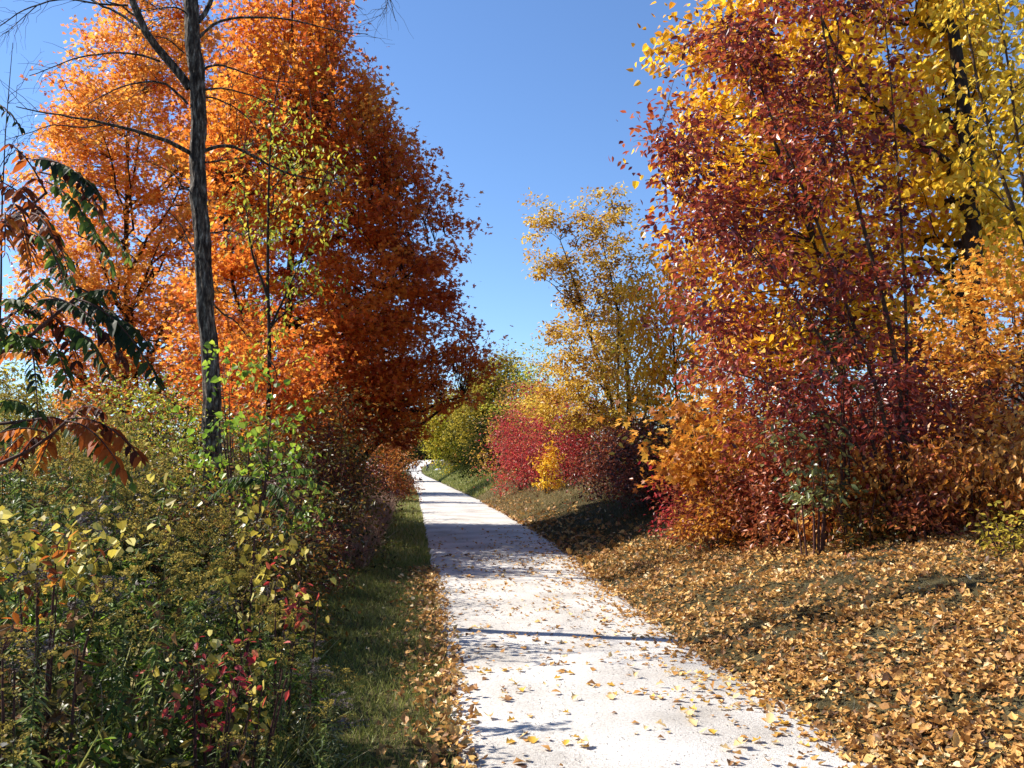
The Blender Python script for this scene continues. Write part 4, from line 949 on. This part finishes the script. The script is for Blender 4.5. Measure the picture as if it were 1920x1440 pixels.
# ground cover in the thicket
n = 26000; y = 2.2 + 12 * rng.random(n) ** .9; x = edgeL(y) - rng.random(n) ** 1.1 * (.62 * y + .6 + edgeL(y)).clip(.5, 6)
z = G(x, y) + np.clip((edgeL(y) - x) * .6, .05, .5) * rng.random(n)
T, N = leaf_dirs(n, None, .3, .8)
V, l, tt_, nf = scatter(np.stack([x, y, z], 1), T, N, .05 * (.6 + .8 * rng.random(n)), L_OVAL, rng.normal(size=n) * .2, rng.random(n) * .3)
tag(mkmesh('ground_cover', V, l, tt_, M['olive'], v=np.repeat(np.clip(.35 + .25 * wob(x, y, 2.5, 3) + .2 * rng.normal(size=n), 0, 1), nf)), 'low leafy ground cover under the weeds of the left thicket', 'undergrowth', kind='stuff')
# pebbles
n = 9000; y = 3.3 + 9 * rng.random(n) ** 1.3; u = rng.random(n); x = PL(y) + (PR(y) - PL(y)) * u
T = rng.normal(size=(n, 3)); T[:, 2] *= .2
V, l, tt_, nf = scatter(np.stack([x, y, pathz(x, y) - .001], 1), T, np.tile([0, 0, 1.], (n, 1)), .004 + .009 * rng.random(n) ** 3, L_STONE)
tag(mkmesh('loose_pebbles', V, l, tt_, plain('pebble', (.42, .38, .33), .9)), 'fine loose pebbles on the pale gravel path', 'gravel', kind='stuff')

# ------------------------------------------------------------------ far people, bicycle, sign, boulder
SKIN = plain('skin', (.5, .3, .2), .6)
def skinned(name, verts, edges, radii, mat, parent, lv=1):
    me = bpy.data.meshes.new(name); me.from_pydata([tuple(map(float, v)) for v in verts], edges, [])
    o = bpy.data.objects.new(name, me); COL.objects.link(o)
    md = o.modifiers.new('s', 'SKIN'); md.use_smooth_shade = True
    for i, r_ in enumerate(radii): me.skin_vertices[0].data[i].radius = (r_, r_) if not isinstance(r_, tuple) else r_
    me.skin_vertices[0].data[0].use_root = True
    o.modifiers.new('u', 'SUBSURF').levels = lv; o.modifiers['u'].render_levels = lv
    dg = bpy.context.evaluated_depsgraph_get()
    m2 = bpy.data.meshes.new_from_object(o.evaluated_get(dg)); bpy.data.objects.remove(o)
    o = bpy.data.objects.new(name, m2); COL.objects.link(o)
    m2.materials.clear()
    for mm in (mat if isinstance(mat, list) else [mat]): m2.materials.append(mm)
    o.parent = parent; return o

def person(label, loc, rz, shirt, legs, pose='walk'):
    root = empty('person', loc, label, 'person', None); root.rotation_euler = (0, 0, rz)
    if pose == 'walk':
        J = [(0, 0, .95), (0, 0, 1.15), (0, 0, 1.4), (0, .01, 1.5), (0, .02, 1.62), (0, .02, 1.72),
             (.2, 0, 1.4), (.26, -.08, 1.14), (.25, .08, .92), (.25, .12, .83), (-.2, 0, 1.4), (-.26, .06, 1.13), (-.25, .2, .93), (-.25, .26, .85),
             (.1, 0, .9), (.11, .16, .5), (.11, .14, .1), (.11, .27, .04), (-.1, 0, .9), (-.11, -.04, .5), (-.11, -.28, .14), (-.11, -.18, .04)]
    else:
        J = [(0, -.15, .98), (0, -.02, 1.18), (0, .15, 1.4), (0, .2, 1.5), (0, .26, 1.6), (0, .27, 1.7),
             (.2, .14, 1.4), (.26, .3, 1.2), (.24, .5, 1.05), (.22, .58, 1.02), (-.2, .14, 1.4), (-.26, .3, 1.2), (-.24, .5, 1.05), (-.22, .58, 1.02),
             (.1, -.12, .92), (.12, .25, .72), (.12, .12, .3), (.12, .26, .26), (-.1, -.12, .92), (-.12, .18, .52), (-.12, .08, .12), (-.12, .22, .08)]
    E = [(0, 1), (1, 2), (2, 3), (3, 4), (4, 5), (2, 6), (6, 7), (7, 8), (8, 9), (2, 10), (10, 11), (11, 12), (12, 13), (0, 14), (14, 15), (15, 16), (16, 17), (0, 18), (18, 19), (19, 20), (20, 21)]
    Rr = [(.16, .12), (.14, .11), (.17, .11), .06, .09, .085, .07, .048, .035, .03, .07, .048, .035, .03, .1, .065, .045, .035, .1, .065, .045, .035]
    b = skinned('body', J, E, Rr, [SKIN, shirt, legs], root)
    for f in b.data.polygons:
        c = f.center
        f.material_index = 0 if c.z > 1.48 else (1 if c.z > .98 or (abs(c.x) > .19 and c.z > 1.0) else (0 if abs(c.x) > .2 and c.z > .78 else 2))
    hz = J[5]
    a = np.linspace(0, 2 * np.pi, 12, endpoint=False); ph = np.linspace(.05, 1.5, 5)
    V = np.array([[.1 * math.sin(p_) * math.cos(q_), hz[1] - .02 + .11 * math.sin(p_) * math.sin(q_), hz[2] - .04 + .12 * math.cos(p_)] for p_ in ph for q_ in a])
    q = grid_quads(5, 12, True)
    mkmesh('hair', V, q.ravel(), np.full(len(q), 4), plain('hair', (.05, .03, .02)), root, smooth=True)
    return root
def fp(px, Y): x_ = X(px, Y); return (x_, Y, float(G(x_, Y)) + .03)
person('distant walker in dark red top at the left of the pair on the path', fp(773.6, 182), 3.1, plain('shirt_rust', (.22, .06, .04)), plain('trousers_dark', (.03, .03, .04)))
person('distant walker in grey-blue clothes at the right of the pair on the path', fp(779.5, 186), 3.3, plain('shirt_grey', (.12, .15, .2)), plain('trousers_blue', (.05, .07, .12)))
cl = fp(802, 176); rzc = .9
pr = person('distant cyclist in dark blue leaning over a bicycle beside the path', cl, rzc, plain('shirt_navy', (.02, .03, .09)), plain('shorts_black', (.015, .015, .02)), 'ride')
bk = empty('bicycle', cl, 'bicycle under the distant cyclist beside the path', 'bicycle'); bk.rotation_euler = (0, 0, rzc)
MET = plain('bike_frame', (.1, .12, .2), .4); RUB = plain('rubber', (.02, .02, .02), .8)
for yy in (-.52, .52):
    a = np.linspace(0, 2 * np.pi, 25); P = np.stack([a * 0, yy + .33 * np.cos(a), .35 + .33 * np.sin(a)], 1)
    V, l, t_ = tubes([(P, np.full(25, .02))], 6); wh = mkmesh('wheel', V, l, t_, RUB, bk, smooth=True)
    sp_ = [(np.array([[0, yy, .35], [0, yy + .32 * math.cos(q_), .35 + .32 * math.sin(q_)]]), np.array([.003, .003])) for q_ in np.arange(0, 6.28, .52)]
    V, l, t_ = tubes(sp_, 3); mkmesh('spokes', V, l, t_, MET, wh)
def seg(*pp): return [(np.array([pp[i], pp[i + 1]], float), np.array([.018, .018])) for i in range(len(pp) - 1)]
V, l, t_ = tubes(seg((0, -.52, .35), (0, -.05, .32), (0, .38, .82), (0, -.2, .78), (0, -.05, .32)) + seg((0, -.52, .35), (0, -.2, .78), (0, -.22, .9)) + seg((0, .52, .35), (0, .38, .82), (0, .36, 1.0)), 6)
mkmesh('frame', V, l, t_, MET, bk)
V, l, t_ = tubes(seg((-.24, .5, 1.0), (0, .4, 1.02), (.24, .5, 1.0)), 6); mkmesh('handlebar', V, l, t_, RUB, bk)
V, l, t_ = tubes([(np.array([[0, -.34, .92], [0, -.2, .93], [0, -.08, .92]]), np.array([.07, .05, .02]))], 8); mkmesh('saddle', V, l, t_, RUB, bk)

def box(name, c, s, mat, parent, origin=(0, 0, 0), bev=.0):
    import bmesh
    bm = bmesh.new(); bmesh.ops.create_cube(bm, size=1); bmesh.ops.scale(bm, vec=s, verts=bm.verts); bmesh.ops.translate(bm, vec=c, verts=bm.verts)
    if bev: bmesh.ops.bevel(bm, geom=bm.edges[:], offset=bev, segments=2, affect='EDGES')
    me = bpy.data.meshes.new(name); bm.to_mesh(me); bm.free(); me.materials.append(mat)
    o = bpy.data.objects.new(name, me); COL.objects.link(o); o.parent = parent; return o
sg = empty('trail_sign', fp(811, 172), 'small dark red sign board on a post beside the far end of the path', 'sign')
V, l, t_ = tubes([(np.array([[0, 0, -.1], [0, 0, 2.1]]), np.array([.045, .045]))], 8); mkmesh('post', V, l, t_, plain('post_wood', (.25, .2, .15)), sg)
box('board', (0, -.07, 1.85), (.55, .04, .5), plain('board_red', (.14, .02, .015)), sg, bev=.01)
bl = empty('boulder', fp(821, 165), 'low pale grey boulder on the grass beside the far sign', 'rock')
a = np.arange(16) / 16 * 6.283; ph = np.linspace(.03, 1.75, 9)
V = np.array([[.75 * math.sin(p_) * math.cos(q_) * (1 + .12 * math.sin(3 * q_ + p_)), .45 * math.sin(p_) * math.sin(q_), .5 * math.cos(p_) * (1 + .1 * math.sin(2 * q_))] for p_ in ph for q_ in a]) + [0, 0, .05]
q = grid_quads(9, 16, True); mkmesh('rock', V, q.ravel(), np.full(len(q), 4), plain('pale_rock', (.5, .5, .48), .9), bl, smooth=True)

# white building glimpsed at the right
wb = np.array([12.6, 21.0, float(G(12.6, 21))])
hb = empty('white_building', wb, 'white building wall glimpsed through the shrubs at the right edge', 'building')
WH = plain('white_siding', (.75, .75, .72), .7)
box('wall', (2.0, 3, 1.1), (7.0, 5, 3.2), WH, hb)
box('roof', (2.0, 3, 2.85), (7.6, 5.6, .25), plain('roof_grey', (.12, .12, .12)), hb, bev=.03)
wd_ = box('window', (-.6, .47, 1.2), (.9, .06, 1.0), plain('window_frame', (.6, .6, .6)), hb)
box('pane', (-.6, .43, 1.2), (.76, .04, .86), plain('dark_glass', (.03, .04, .05), .1), wd_)
